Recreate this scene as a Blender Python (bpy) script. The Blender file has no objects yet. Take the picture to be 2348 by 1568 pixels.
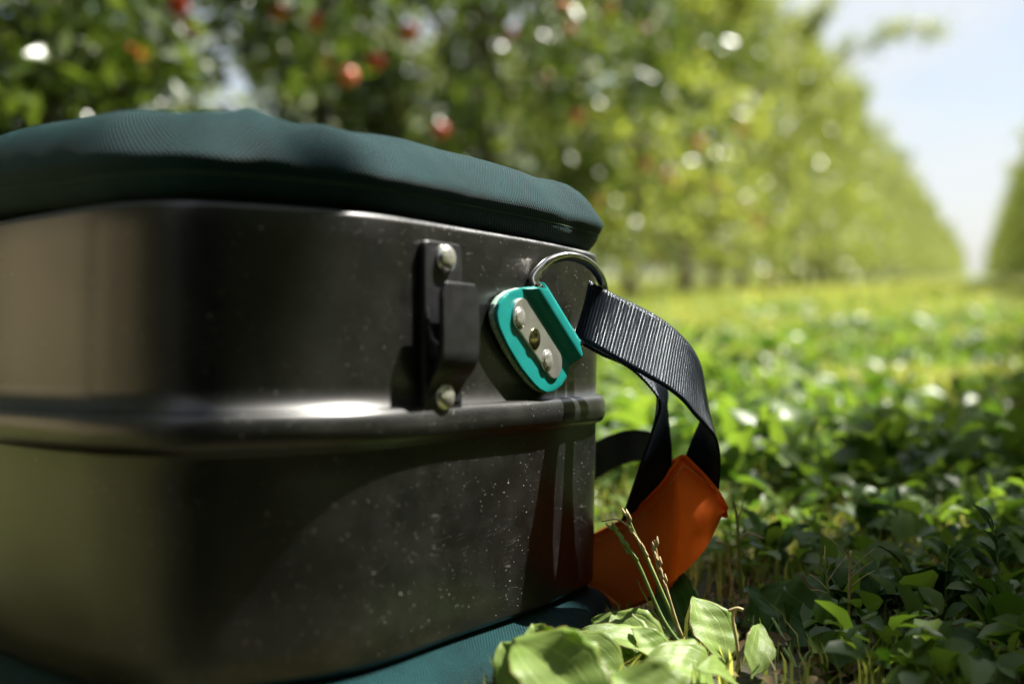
import bpy, bmesh, math, random
import numpy as np
from mathutils import Vector, Matrix, Quaternion

R = math.radians
scene = bpy.context.scene
COL = scene.collection

# ------------------------------------------------------------------ camera
CAM_H = 0.265
PITCH = 3.378          # degrees below the horizon
FPX = 2609.0           # focal length in units of the 2348-wide photo
TILT = 4.212           # the bucket leans this far away from the camera
cam_d = bpy.data.cameras.new('camera')
cam = bpy.data.objects.new('camera', cam_d)
COL.objects.link(cam)
cam.location = (0, 0, CAM_H)
cam.rotation_euler = (R(90 - PITCH), 0, 0)
cam_d.sensor_width = 36.0
cam_d.lens = FPX / 2348.0 * 36.0
cam_d.clip_start = 0.02
cam_d.clip_end = 3000
cam_d.dof.use_dof = True
cam_d.dof.focus_distance = 0.80
cam_d.dof.aperture_fstop = 2.7
scene.camera = cam

# ------------------------------------------------------------------ sun and sky
RX = Matrix.Rotation(R(-TILT), 3, 'X')
_el, _az = R(57), R(22)
SUN = RX @ Vector((math.cos(_el) * math.cos(_az), math.cos(_el) * math.sin(_az), math.sin(_el)))
sd = bpy.data.lights.new('sun', 'SUN')
sd.energy = 5.0
sd.angle = R(0.53)
sd.color = (1.0, 0.955, 0.87)
sun = bpy.data.objects.new('sun', sd)
COL.objects.link(sun)
sun.rotation_euler = SUN.to_track_quat('Z', 'Y').to_euler()
sun.location = (4, 2, 8)

world = bpy.data.worlds.new('World')
scene.world = world
world.use_nodes = True
nt = world.node_tree
nt.nodes.clear()
sky = nt.nodes.new('ShaderNodeTexSky')
sky.sky_type = 'NISHITA'
sky.sun_disc = False
sky.sun_elevation = math.asin(SUN.z)
sky.sun_rotation = math.atan2(SUN.x, SUN.y)
sky.air_density = 1.0
sky.dust_density = 1.2
sky.ozone_density = 1.2
bg = nt.nodes.new('ShaderNodeBackground')
bg.inputs['Strength'].default_value = 0.05
wo = nt.nodes.new('ShaderNodeOutputWorld')
tc = nt.nodes.new('ShaderNodeTexCoord')
mp = nt.nodes.new('ShaderNodeMapping')
mp.inputs['Scale'].default_value = (1.0, 1.0, 3.2)
nz = nt.nodes.new('ShaderNodeTexNoise')
nz.inputs['Scale'].default_value = 2.4
nz.inputs['Detail'].default_value = 6
nz.inputs['Roughness'].default_value = 0.55
cr = nt.nodes.new('ShaderNodeValToRGB')
cr.color_ramp.elements[0].position = 0.34
cr.color_ramp.elements[0].color = (0, 0, 0, 1)
cr.color_ramp.elements[1].position = 0.56
cr.color_ramp.elements[1].color = (0.85, 0.85, 0.85, 1)
mx = nt.nodes.new('ShaderNodeMix')
mx.data_type = 'RGBA'
mx.inputs['B'].default_value = (5.9, 6.1, 6.3, 1)
nt.links.new(tc.outputs['Generated'], mp.inputs['Vector'])
nt.links.new(mp.outputs['Vector'], nz.inputs['Vector'])
nt.links.new(nz.outputs['Fac'], cr.inputs['Fac'])
nt.links.new(cr.outputs['Color'], mx.inputs['Factor'])
nt.links.new(sky.outputs['Color'], mx.inputs['A'])
nt.links.new(mx.outputs['Result'], bg.inputs['Color'])
nt.links.new(bg.outputs['Background'], wo.inputs['Surface'])

vs = scene.view_settings
vs.view_transform = 'Standard'
vs.look = 'None'
vs.exposure = 1.6
vs.gamma = 1.0
scene.cycles.use_denoising = True
scene.cycles.max_bounces = 8
scene.cycles.transparent_max_bounces = 8
scene.cycles.caustics_reflective = False
scene.cycles.caustics_refractive = False
scene.cycles.sample_clamp_indirect = 6.0


# ------------------------------------------------------------------ coordinate helpers
def ray(x, y, pitch):
    """direction of a photo point (2348-wide units) in a frame whose level is `pitch` degrees above the camera axis"""
    a = R(-pitch)
    u, v = (x - 1174) / FPX, (784 - y) / FPX
    return Vector((u, math.cos(a) - v * math.sin(a), math.sin(a) + v * math.cos(a)))


def PB(x, y, d):
    """point at depth d in the bucket frame (origin at the lens)"""
    r = ray(x, y, PITCH - TILT)
    return r * (d / r.y)


def W(p):
    """bucket frame -> world"""
    return RX @ Vector(p) + Vector((0, 0, CAM_H))


def PW(x, y, d):
    r = ray(x, y, PITCH)
    return r * (d / r.y) + Vector((0, 0, CAM_H))


def ground_at(x, y, z=0.0):
    r = ray(x, y, PITCH)
    return r * ((z - CAM_H) / r.z) + Vector((0, 0, CAM_H))


def smoothstep(a, b, x):
    t = min(1, max(0, (x - a) / (b - a)))
    return t * t * (3 - 2 * t)


# ------------------------------------------------------------------ object helpers
def tag(o, label=None, cat=None, group=None, kind=None):
    if label: o['label'] = label
    if cat: o['category'] = cat
    if group: o['group'] = group
    if kind: o['kind'] = kind
    return o


def empty(name, loc, label=None, cat=None, group=None, rot=None):
    o = bpy.data.objects.new(name, None)
    COL.objects.link(o)
    o.empty_display_size = 0.05
    o.location = loc
    if rot is not None: o.rotation_euler = rot
    return tag(o, label, cat, group)


def link_mesh(name, me, mat, parent=None, smooth=True):
    o = bpy.data.objects.new(name, me)
    COL.objects.link(o)
    if mat is not None:
        me.materials.append(mat)
    if parent is not None: o.parent = parent
    if smooth:
        me.polygons.foreach_set('use_smooth', [True] * len(me.polygons))
    return o


def mesh_from(name, verts, faces, uvs=None):
    me = bpy.data.meshes.new(name)
    me.from_pydata([tuple(v) for v in verts], [], faces)
    if uvs is not None:
        uv = me.uv_layers.new(name='UVMap')
        vi = np.zeros(len(me.loops), dtype=np.int32)
        me.loops.foreach_get('vertex_index', vi)
        uv.data.foreach_set('uv', np.asarray(uvs, dtype=np.float32)[vi].ravel())
    me.update()
    return me


def fast_mesh(name, V, F, uv=None, attr=None):
    """V (n,3) F (m,k) numpy"""
    me = bpy.data.meshes.new(name)
    n, m, k = len(V), len(F), F.shape[1]
    me.vertices.add(n)
    me.vertices.foreach_set('co', np.ascontiguousarray(V, dtype=np.float32).ravel())
    me.loops.add(m * k)
    me.loops.foreach_set('vertex_index', np.ascontiguousarray(F, dtype=np.int32).ravel())
    me.polygons.add(m)
    me.polygons.foreach_set('loop_start', np.arange(0, m * k, k, dtype=np.int32))
    me.polygons.foreach_set('loop_total', np.full(m, k, dtype=np.int32))
    if uv is not None:
        l = me.uv_layers.new(name='UVMap')
        l.data.foreach_set('uv', np.ascontiguousarray(uv[F.ravel()], dtype=np.float32).ravel())
    if attr is not None:
        a = me.attributes.new('tint', 'FLOAT', 'POINT')
        a.data.foreach_set('value', np.ascontiguousarray(attr, dtype=np.float32))
    me.update(calc_edges=True)
    return me


def grid_mesh(name, P, closed_u=False, uv=None, flip=False, cap=False):
    """P[i][j] grid of points"""
    nu, nv = len(P), len(P[0])
    verts = [p for row in P for p in row]
    uvs = None if uv is None else [q for row in uv for q in row]
    faces = []
    for i in range(nu if closed_u else nu - 1):
        a = i * nv
        b = ((i + 1) % nu) * nv
        for j in range(nv - 1):
            f = (a + j, b + j, b + j + 1, a + j + 1)
            faces.append(f[::-1] if flip else f)
    return mesh_from(name, verts, faces, uvs)


def solidify(o, t, offset=-1.0):
    m = o.modifiers.new('solid', 'SOLIDIFY')
    m.thickness = t
    m.offset = offset
    return o


def bevel(o, w, seg=3, angle=35):
    m = o.modifiers.new('bevel', 'BEVEL')
    m.width = w
    m.segments = seg
    m.limit_method = 'ANGLE'
    m.angle_limit = R(angle)
    return o


def tube_points(path, rad, seg=12, closed=False):
    """verts/faces of a tube along a list of Vectors; rad number or list"""
    n = len(path)
    V, F = [], []
    prev = None
    for i, p in enumerate(path):
        a = path[(i - 1) % n] if (closed or i > 0) else path[i]
        b = path[(i + 1) % n] if (closed or i < n - 1) else path[i]
        t = (b - a).normalized()
        if prev is None:
            nrm = t.orthogonal().normalized()
        else:
            nrm = (prev - t * prev.dot(t)).normalized()
        prev = nrm
        bi = t.cross(nrm)
        r = rad[i] if isinstance(rad, (list, tuple)) else rad
        for k in range(seg):
            an = 2 * math.pi * k / seg
            V.append(p + nrm * (r * math.cos(an)) + bi * (r * math.sin(an)))
    for i in range(n if closed else n - 1):
        a, b = i * seg, ((i + 1) % n) * seg
        for k in range(seg):
            F.append((a + k, a + (k + 1) % seg, b + (k + 1) % seg, b + k))
    if not closed:
        F.append(tuple(reversed(range(seg))))
        F.append(tuple(range((n - 1) * seg, n * seg)))
    return V, F


def catmull(pts, per=8, closed=False):
    pts = [Vector(p) for p in pts]
    n = len(pts)
    out = []
    for i in range(n if closed else n - 1):
        if closed:
            p0, p1, p2, p3 = (pts[(i + k) % n] for k in (-1, 0, 1, 2))
        else:
            p1, p2 = pts[i], pts[i + 1]
            p0 = pts[i - 1] if i > 0 else p1 * 2 - p2
            p3 = pts[i + 2] if i + 2 < n else p2 * 2 - p1
        for k in range(per):
            t = k / per
            out.append(0.5 * ((2 * p1) + (p2 - p0) * t + (2 * p0 - 5 * p1 + 4 * p2 - p3) * t * t
                              + (3 * p1 - p0 - 3 * p2 + p3) * t ** 3))
    if not closed:
        out.append(pts[-1].copy())
    return out


# ------------------------------------------------------------------ materials
def new_mat(name):
    m = bpy.data.materials.new(name)
    m.use_nodes = True
    n = m.node_tree.nodes
    return m, n, m.node_tree.links, n['Principled BSDF']


def ramp(n, pos0, c0, pos1, c1):
    r = n.new('ShaderNodeValToRGB')
    r.color_ramp.elements[0].position = pos0
    r.color_ramp.elements[0].color = (*c0, 1)
    r.color_ramp.elements[1].position = pos1
    r.color_ramp.elements[1].color = (*c1, 1)
    return r


def math_node(n, l, op, a, b=None, clamp=False):
    m = n.new('ShaderNodeMath')
    m.operation = op
    m.use_clamp = clamp
    for i, v in enumerate((a, b)):
        if v is None: continue
        if isinstance(v, (int, float)):
            m.inputs[i].default_value = v
        else:
            l.new(v, m.inputs[i])
    return m.outputs[0]


def mat_simple(name, col, rough=0.5, metal=0.0, noise=0.0, nscale=200, bump=0.0, coat=0.0):
    m, n, l, p = new_mat(name)
    p.inputs['Base Color'].default_value = (*col, 1)
    p.inputs['Roughness'].default_value = rough
    p.inputs['Metallic'].default_value = metal
    if noise or bump:
        tcn = n.new('ShaderNodeTexCoord')
        no = n.new('ShaderNodeTexNoise')
        no.inputs['Scale'].default_value = nscale
        no.inputs['Detail'].default_value = 5
        l.new(tcn.outputs['Object'], no.inputs['Vector'])
        if noise:
            r = ramp(n, 0.3, tuple(c * (1 - noise) for c in col), 0.7, tuple(min(1, c * (1 + noise)) for c in col))
            l.new(no.outputs['Fac'], r.inputs['Fac'])
            l.new(r.outputs['Color'], p.inputs['Base Color'])
            rr = n.new('ShaderNodeMapRange')
            rr.inputs['To Min'].default_value = max(0.02, rough - 0.1)
            rr.inputs['To Max'].default_value = min(1, rough + 0.12)
            l.new(no.outputs['Fac'], rr.inputs['Value'])
            l.new(rr.outputs['Result'], p.inputs['Roughness'])
        if bump:
            b = n.new('ShaderNodeBump')
            b.inputs['Strength'].default_value = bump
            b.inputs['Distance'].default_value = 0.0005
            l.new(no.outputs['Fac'], b.inputs['Height'])
            l.new(b.outputs['Normal'], p.inputs['Normal'])
    return m


def mat_body():
    m, n, l, p = new_mat('dark_coated_metal')
    uv = n.new('ShaderNodeUVMap')
    p.inputs['Metallic'].default_value = 0.92
    p.inputs["Roughness"].default_value = 0.37
    p.inputs['Coat Weight'].default_value = 0.48
    p.inputs["Coat Roughness"].default_value = 0.28
    p.inputs['Coat IOR'].default_value = 1.6
    # fine relief of the coating
    no = n.new('ShaderNodeTexNoise')
    no.inputs['Scale'].default_value = 1100
    no.inputs['Detail'].default_value = 3
    l.new(uv.outputs['UV'], no.inputs['Vector'])
    bp = n.new('ShaderNodeBump')
    bp.inputs['Strength'].default_value = 0.06
    bp.inputs['Distance'].default_value = 0.0004
    l.new(no.outputs['Fac'], bp.inputs['Height'])
    l.new(bp.outputs['Normal'], p.inputs['Normal'])
    # cloudy film of dust
    n2 = n.new('ShaderNodeTexNoise')
    n2.inputs['Scale'].default_value = 34
    n2.inputs['Detail'].default_value = 8
    n2.inputs['Roughness'].default_value = 0.65
    l.new(uv.outputs['UV'], n2.inputs['Vector'])
    film = ramp(n, 0.40, (0.0,) * 3, 0.80, (0.075,) * 3)
    l.new(n2.outputs['Fac'], film.inputs['Fac'])
    # specks of dirt: two sizes
    specks = []
    for sc, thr, rad in ((260, 0.86, 0.13), (620, 0.80, 0.20), (90, 0.94, 0.07)):
        v = n.new('ShaderNodeTexVoronoi')
        v.inputs['Scale'].default_value = sc
        l.new(uv.outputs['UV'], v.inputs['Vector'])
        sep = n.new('ShaderNodeSeparateColor')
        l.new(v.outputs['Color'], sep.inputs['Color'])
        near = math_node(n, l, 'LESS_THAN', v.outputs['Distance'],
                         None)
        rr = math_node(n, l, 'MULTIPLY', sep.outputs['Green'], rad)
        l.new(rr, near.node.inputs[1])
        pick = math_node(n, l, 'GREATER_THAN', sep.outputs['Red'], thr)
        specks.append(math_node(n, l, 'MULTIPLY', near, pick))
    sp = math_node(n, l, 'MAXIMUM', specks[0], specks[1])
    sp = math_node(n, l, 'MAXIMUM', sp, specks[2])
    # specks gather in patches
    n3 = n.new('ShaderNodeTexNoise')
    n3.inputs['Scale'].default_value = 16
    n3.inputs['Detail'].default_value = 4
    l.new(uv.outputs['UV'], n3.inputs['Vector'])
    patch = ramp(n, 0.32, (0, 0, 0), 0.56, (1, 1, 1))
    l.new(n3.outputs['Fac'], patch.inputs['Fac'])
    sp = math_node(n, l, 'MULTIPLY', sp, patch.outputs['Color'])
    # scratches: thin iso-lines of a stretched noise, only in patches
    scr = None
    for rot, sca in ((0.5, (30, 160, 1)), (-0.9, (22, 120, 1)), (1.45, (40, 150, 1))):
        mpn = n.new('ShaderNodeMapping')
        mpn.inputs['Rotation'].default_value = (0, 0, rot)
        mpn.inputs['Scale'].default_value = sca
        l.new(uv.outputs['UV'], mpn.inputs['Vector'])
        ns = n.new('ShaderNodeTexNoise')
        ns.inputs['Scale'].default_value = 1.0
        ns.inputs['Detail'].default_value = 1
        l.new(mpn.outputs['Vector'], ns.inputs['Vector'])
        d = math_node(n, l, 'ABSOLUTE', math_node(n, l, 'SUBTRACT', ns.outputs['Fac'], 0.5))
        line = math_node(n, l, 'LESS_THAN', d, 0.003)
        n4 = n.new('ShaderNodeTexNoise')
        n4.inputs['Scale'].default_value = 30 + 11 * rot
        l.new(uv.outputs['UV'], n4.inputs['Vector'])
        gate = math_node(n, l, 'GREATER_THAN', n4.outputs['Fac'], 0.66)
        s = math_node(n, l, 'MULTIPLY', line, gate)
        scr = s if scr is None else math_node(n, l, 'MAXIMUM', scr, s)
    scr = math_node(n, l, 'MULTIPLY', scr, 0.10)
    marks = math_node(n, l, 'MAXIMUM', sp, scr)
    cm = n.new('ShaderNodeMix')
    cm.data_type = 'RGBA'
    cm.inputs['A'].default_value = (0.038, 0.038, 0.037, 1)
    cm.inputs['B'].default_value = (0.038, 0.038, 0.037, 1)
    l.new(cm.outputs['Result'], p.inputs['Base Color'])
    dust = n.new('ShaderNodeBsdfDiffuse')
    dust.inputs['Color'].default_value = (0.20, 0.195, 0.18, 1)
    dirt = n.new('ShaderNodeBsdfDiffuse')
    dirt.inputs['Color'].default_value = (0.62, 0.60, 0.55, 1)
    m1 = n.new('ShaderNodeMixShader')
    m2 = n.new('ShaderNodeMixShader')
    l.new(film.outputs['Color'], m1.inputs['Fac'])
    l.new(p.outputs['BSDF'], m1.inputs[1])
    l.new(dust.outputs['BSDF'], m1.inputs[2])
    l.new(marks, m2.inputs['Fac'])
    l.new(m1.outputs['Shader'], m2.inputs[1])
    l.new(dirt.outputs['BSDF'], m2.inputs[2])
    l.new(m2.outputs['Shader'], n['Material Output'].inputs['Surface'])
    return m


def weave_height(n, l, uv, period):
    """plain weave from UVs in metres; returns (height, over/under)"""
    sx = n.new('ShaderNodeSeparateXYZ')
    l.new(uv, sx.inputs['Vector'])
    k = 2 * math.pi / period
    a = math_node(n, l, 'SINE', math_node(n, l, 'MULTIPLY', sx.outputs['X'], k))
    b = math_node(n, l, 'SINE', math_node(n, l, 'MULTIPLY', sx.outputs['Y'], k))
    ab = math_node(n, l, 'MULTIPLY', a, b)
    return ab


def mat_fabric(name, col, col2, period=0.0017, bump=0.9, rough=0.55, sheen=0.3, dist=0.0006, spec=0.4, wv=0.40):
    m, n, l, p = new_mat(name)
    uv = n.new('ShaderNodeUVMap')
    # threads are never quite even
    wob = n.new('ShaderNodeTexNoise')
    wob.inputs['Scale'].default_value = 60
    wob.inputs['Detail'].default_value = 3
    l.new(uv.outputs['UV'], wob.inputs['Vector'])
    off = n.new('ShaderNodeVectorMath')
    off.operation = 'MULTIPLY_ADD'
    l.new(wob.outputs['Color'], off.inputs[0])
    off.inputs[1].default_value = (0.0012, 0.0012, 0)
    l.new(uv.outputs['UV'], off.inputs[2])
    h = weave_height(n, l, off.outputs['Vector'], period)
    n2 = n.new('ShaderNodeTexNoise')
    n2.inputs['Scale'].default_value = 25
    n2.inputs['Detail'].default_value = 7
    n2.inputs['Roughness'].default_value = 0.7
    l.new(uv.outputs['UV'], n2.inputs['Vector'])
    f = math_node(n, l, 'ADD', math_node(n, l, 'MULTIPLY', h, wv), n2.outputs['Fac'])
    r = ramp(n, 0.28, col, 0.85, col2)
    l.new(f, r.inputs['Fac'])
    l.new(r.outputs['Color'], p.inputs['Base Color'])
    b = n.new('ShaderNodeBump')
    b.inputs['Strength'].default_value = bump
    b.inputs['Distance'].default_value = dist
    l.new(h, b.inputs['Height'])
    l.new(b.outputs['Normal'], p.inputs['Normal'])
    p.inputs['Roughness'].default_value = rough
    p.inputs['Specular IOR Level'].default_value = spec
    p.inputs['Sheen Weight'].default_value = sheen
    p.inputs['Sheen Roughness'].default_value = 0.35
    p.inputs['Sheen Tint'].default_value = (0.75, 0.95, 1.0, 1)
    return m


def mat_leaf(name, c1, c2, transl=0.45, rough=0.38, veins=False, attr=True, spec=0.5):
    m, n, l, p = new_mat(name)
    if attr:
        a = n.new('ShaderNodeAttribute')
        a.attribute_name = 'tint'
        fac = a.outputs['Fac']
    else:
        tcn = n.new('ShaderNodeTexCoord')
        no = n.new('ShaderNodeTexNoise')
        no.inputs['Scale'].default_value = 45
        no.inputs['Detail'].default_value = 6
        l.new(tcn.outputs['Object'], no.inputs['Vector'])
        fac = no.outputs['Fac']
    r = ramp(n, 0.25 if not attr else 0.0, c1, 0.75 if not attr else 1.0, c2)
    l.new(fac, r.inputs['Fac'])
    col = r.outputs['Color']
    if veins:
        uv = n.new('ShaderNodeUVMap')
        sx = n.new('ShaderNodeSeparateXYZ')
        l.new(uv.outputs['UV'], sx.inputs['Vector'])
        # u in -1..1 across, v 0..1 along
        wob = n.new('ShaderNodeTexNoise')
        wob.inputs['Scale'].default_value = 3
        l.new(uv.outputs['UV'], wob.inputs['Vector'])
        u = math_node(n, l, 'ADD', sx.outputs['X'], math_node(n, l, 'MULTIPLY', wob.outputs['Fac'], 0.12))
        c = math_node(n, l, 'ABSOLUTE', math_node(n, l, 'SINE', math_node(n, l, 'MULTIPLY', u, math.pi / 0.42)))
        vein = n.new('ShaderNodeMapRange')
        vein.inputs['From Min'].default_value = 0.0
        vein.inputs['From Max'].default_value = 0.30
        vein.inputs['To Min'].default_value = 1.0
        vein.inputs['To Max'].default_value = 0.0
        l.new(c, vein.inputs['Value'])
        # fine net of side veins
        vo = n.new('ShaderNodeTexVoronoi')
        vo.feature = 'DISTANCE_TO_EDGE'
        mpn = n.new('ShaderNodeMapping')
        mpn.inputs['Scale'].default_value = (5, 9, 1)
        l.new(uv.outputs['UV'], mpn.inputs['Vector'])
        l.new(mpn.outputs['Vector'], vo.inputs['Vector'])
        vo.inputs['Scale'].default_value = 2.0
        mixc = n.new('ShaderNodeMix')
        mixc.data_type = 'RGBA'
        l.new(math_node(n, l, 'MULTIPLY', vein.outputs['Result'], 0.45), mixc.inputs['Factor'])
        l.new(col, mixc.inputs['A'])
        mixc.inputs['B'].default_value = (min(1, c2[0] * 1.7), min(1, c2[1] * 1.5), c2[2] * 1.7, 1)
        col = mixc.outputs['Result']
        # small brown spots and a dry margin in places
        vs2 = n.new('ShaderNodeTexVoronoi')
        vs2.inputs['Scale'].default_value = 1.0
        mp2 = n.new('ShaderNodeMapping')
        mp2.inputs['Scale'].default_value = (4, 11, 1)
        l.new(uv.outputs['UV'], mp2.inputs['Vector'])
        l.new(mp2.outputs['Vector'], vs2.inputs['Vector'])
        sp2 = n.new('ShaderNodeSeparateColor')
        l.new(vs2.outputs['Color'], sp2.inputs['Color'])
        spot = math_node(n, l, 'MULTIPLY', math_node(n, l, 'LESS_THAN', vs2.outputs['Distance'], 0.14),
                         math_node(n, l, 'GREATER_THAN', sp2.outputs['Red'], 0.86))
        edge_ = math_node(n, l, 'GREATER_THAN', math_node(n, l, 'ADD', math_node(n, l, 'ABSOLUTE', sx.outputs['X']),
                          math_node(n, l, 'MULTIPLY', wob.outputs['Fac'], 0.5)), 1.22)
        dmg = math_node(n, l, 'MULTIPLY', math_node(n, l, 'MAXIMUM', spot, edge_), 0.75)
        mixd = n.new('ShaderNodeMix')
        mixd.data_type = 'RGBA'
        l.new(dmg, mixd.inputs['Factor'])
        l.new(col, mixd.inputs['A'])
        mixd.inputs['B'].default_value = (0.16, 0.10, 0.035, 1)
        col = mixd.outputs['Result']
        b = n.new('ShaderNodeBump')
        b.inputs['Strength'].default_value = 0.35
        b.inputs['Distance'].default_value = 0.0007
        hgt = math_node(n, l, 'SUBTRACT', math_node(n, l, 'MINIMUM', vo.outputs['Distance'], 0.25),
                        math_node(n, l, 'MULTIPLY', vein.outputs['Result'], 0.6))
        l.new(hgt, b.inputs['Height'])
        l.new(b.outputs['Normal'], p.inputs['Normal'])
    l.new(col, p.inputs['Base Color'])
    p.inputs['Roughness'].default_value = rough
    p.inputs['Specular IOR Level'].default_value = spec
    t = n.new('ShaderNodeBsdfTranslucent')
    # light coming through a leaf is yellower
    hs = n.new('ShaderNodeMix')
    hs.data_type = 'RGBA'
    hs.blend_type = 'MULTIPLY'
    hs.inputs['Factor'].default_value = 1.0
    l.new(col, hs.inputs['A'])
    hs.inputs['B'].default_value = (1.75, 1.8, 0.65, 1)
    l.new(hs.outputs['Result'], t.inputs['Color'])
    ms = n.new('ShaderNodeMixShader')
    ms.inputs['Fac'].default_value = transl
    l.new(p.outputs['BSDF'], ms.inputs[1])
    l.new(t.outputs['BSDF'], ms.inputs[2])
    l.new(ms.outputs['Shader'], n['Material Output'].inputs['Surface'])
    return m


M_BODY = mat_body()
M_TEAL_FABRIC = mat_fabric('teal_canvas', (0.001, 0.010, 0.012), (0.012, 0.074, 0.081), period=0.0030, sheen=0.0, spec=0.16, wv=0.75, bump=1.0, dist=0.0009)
M_ORANGE = mat_fabric('orange_cloth', (0.90, 0.105, 0.003), (0.98, 0.20, 0.008), period=0.0012, bump=0.3, rough=0.6, sheen=0.0, spec=0.15)
M_ORANGE.node_tree.nodes['Principled BSDF'].inputs['Sheen Tint'].default_value = (1, 0.6, 0.3, 1)
M_WEB = mat_fabric('black_webbing', (0.003, 0.005, 0.009), (0.010, 0.014, 0.024), period=0.0014, bump=0.35, rough=0.26, sheen=0.0, dist=0.0003, spec=0.19)
M_WEB.node_tree.nodes['Principled BSDF'].inputs['Specular Tint'].default_value = (0.72, 0.87, 1.0, 1)
M_THREAD = mat_simple('stitch_thread', (0.085, 0.130, 0.070), 0.8)
M_TAB = mat_simple('teal_vinyl', (0.007, 0.235, 0.215), 0.36, noise=0.12, nscale=60, bump=0.15)
M_TAB_EDGE = mat_simple('pale_vinyl_edge', (0.35, 0.50, 0.42), 0.7, noise=0.4, nscale=500, bump=0.6)
M_CHROME = mat_simple('polished_steel', (0.72, 0.70, 0.66), 0.10, 1.0, noise=0.08, nscale=120)
M_PLATE = mat_simple('zinc_plate', (0.66, 0.66, 0.62), 0.30, 0.84, noise=0.08, nscale=90, bump=0.04)
M_RIVET = mat_simple('nickel_rivet', (0.80, 0.79, 0.74), 0.22, 0.8, noise=0.15, nscale=220, bump=0.25)
M_BRASS = mat_simple('dark_brass_rivet', (0.42, 0.36, 0.20), 0.16, 1.0, noise=0.15, nscale=200)
M_BLACK = mat_simple('black_coated_steel', (0.016, 0.016, 0.018), 0.36, 0.0, noise=0.25, nscale=90, bump=0.12)
M_BARK = mat_simple('apple_bark', (0.115, 0.085, 0.062), 0.85, noise=0.45, nscale=25, bump=1.0)
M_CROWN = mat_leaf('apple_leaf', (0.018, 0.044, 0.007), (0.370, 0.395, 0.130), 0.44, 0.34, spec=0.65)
M_CROWN_SHADE = mat_leaf('apple_leaf_shade_tone', (0.012, 0.030, 0.006), (0.120, 0.165, 0.040), 0.34, 0.32, spec=0.65)  # darker leaf colour standing in for shade on the near left trees
M_GRASS = mat_leaf('grass_blade', (0.090, 0.135, 0.032), (0.540, 0.520, 0.260), 0.45, 0.42)
M_COVER = mat_leaf('weed_leaf', (0.036, 0.085, 0.014), (0.180, 0.260, 0.060), 0.42, 0.40, spec=0.38)
M_PLANT = mat_leaf('plantain_leaf', (0.160, 0.255, 0.045), (0.290, 0.385, 0.110), 0.42, 0.45, veins=True, attr=False, spec=0.35)
M_PLANT_D = mat_leaf('broad_weed_leaf', (0.035, 0.095, 0.018), (0.075, 0.155, 0.030), 0.36, 0.45, veins=True, attr=False, spec=0.3)
M_STALK = mat_simple('green_stalk', (0.20, 0.29, 0.08), 0.5, noise=0.3, nscale=80)
M_STRAW = mat_simple('dry_straw', (0.46, 0.36, 0.18), 0.6, noise=0.3, nscale=120)
M_APPLE = mat_simple('red_apple_skin', (0.52, 0.045, 0.018), 0.30, noise=0.5, nscale=14)
M_APPLE2 = mat_simple('blushed_apple_skin', (0.62, 0.15, 0.07), 0.30, noise=0.4, nscale=14)
M_WOOD = mat_simple('pale_pine_wood', (0.62, 0.50, 0.33), 0.75, noise=0.3, nscale=18, bump=0.8)

# ------------------------------------------------------------------ ground
def mat_ground():
    m, n, l, p = new_mat('orchard_soil')
    tcn = n.new('ShaderNodeTexCoord')
    a = n.new('ShaderNodeTexNoise'); a.inputs['Scale'].default_value = 1.3; a.inputs['Detail'].default_value = 8
    b = n.new('ShaderNodeTexNoise'); b.inputs['Scale'].default_value = 22; b.inputs['Detail'].default_value = 6
    l.new(tcn.outputs['Object'], a.inputs['Vector'])
    l.new(tcn.outputs['Object'], b.inputs['Vector'])
    r1 = ramp(n, 0.35, (0.10, 0.14, 0.032), 0.65, (0.20, 0.225, 0.07))
    r2 = ramp(n, 0.38, (0.020, 0.018, 0.009), 0.66, (0.070, 0.058, 0.032))
    l.new(a.outputs['Fac'], r1.inputs['Fac'])
    l.new(b.outputs['Fac'], r2.inputs['Fac'])
    mxn = n.new('ShaderNodeMix'); mxn.data_type = 'RGBA'; ln = n.new('ShaderNodeVectorMath'); ln.operation = 'LENGTH'
    l.new(tcn.outputs['Object'], ln.inputs[0])
    far = n.new('ShaderNodeMapRange'); far.inputs['From Min'].default_value = 1.1; far.inputs['From Max'].default_value = 6
    far.inputs['To Min'].default_value = 0.92; far.inputs['To Max'].default_value = 0.1
    l.new(ln.outputs['Value'], far.inputs['Value'])
    l.new(far.outputs['Result'], mxn.inputs['Factor'])
    l.new(r1.outputs['Color'], mxn.inputs['A'])
    l.new(r2.outputs['Color'], mxn.inputs['B'])
    l.new(mxn.outputs['Result'], p.inputs['Base Color'])
    p.inputs['Roughness'].default_value = 0.9
    bp = n.new('ShaderNodeBump'); bp.inputs['Strength'].default_value = 0.8; bp.inputs['Distance'].default_value = 0.02
    l.new(b.outputs['Fac'], bp.inputs['Height'])
    l.new(bp.outputs['Normal'], p.inputs['Normal'])
    return m


g = link_mesh('ground', mesh_from('ground', [(-900, -900, 0), (900, -900, 0), (900, 1500, 0), (-900, 1500, 0)], [(0, 1, 2, 3)]), mat_ground(), smooth=False)
tag(g, kind='structure')

# orchard rows: direction and the axis across them (to the right)
_ra = R(22.3)
ER = Vector((math.sin(_ra), math.cos(_ra), 0))
EU = Vector((math.cos(_ra), -math.sin(_ra), 0))

# ------------------------------------------------------------------ bucket
plan_pts = [(-.375, .748), (-.301, .668), (-.239, .614), (-.209, .593), (-.171, .581), (-.1445, .589), (-.083, .629),
            (-.03, .706), (.0216, .786), (.047, .838), (.0625, .872), (.0665, .893), (.060, .914), (.040, .930),
            (-.05, .967), (-.16, .997), (-.28, 1.010), (-.38, .985), (-.432, .92), (-.425, .835)]
dense = catmull([(x, y, 0) for x, y in plan_pts], 40, True)


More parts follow.
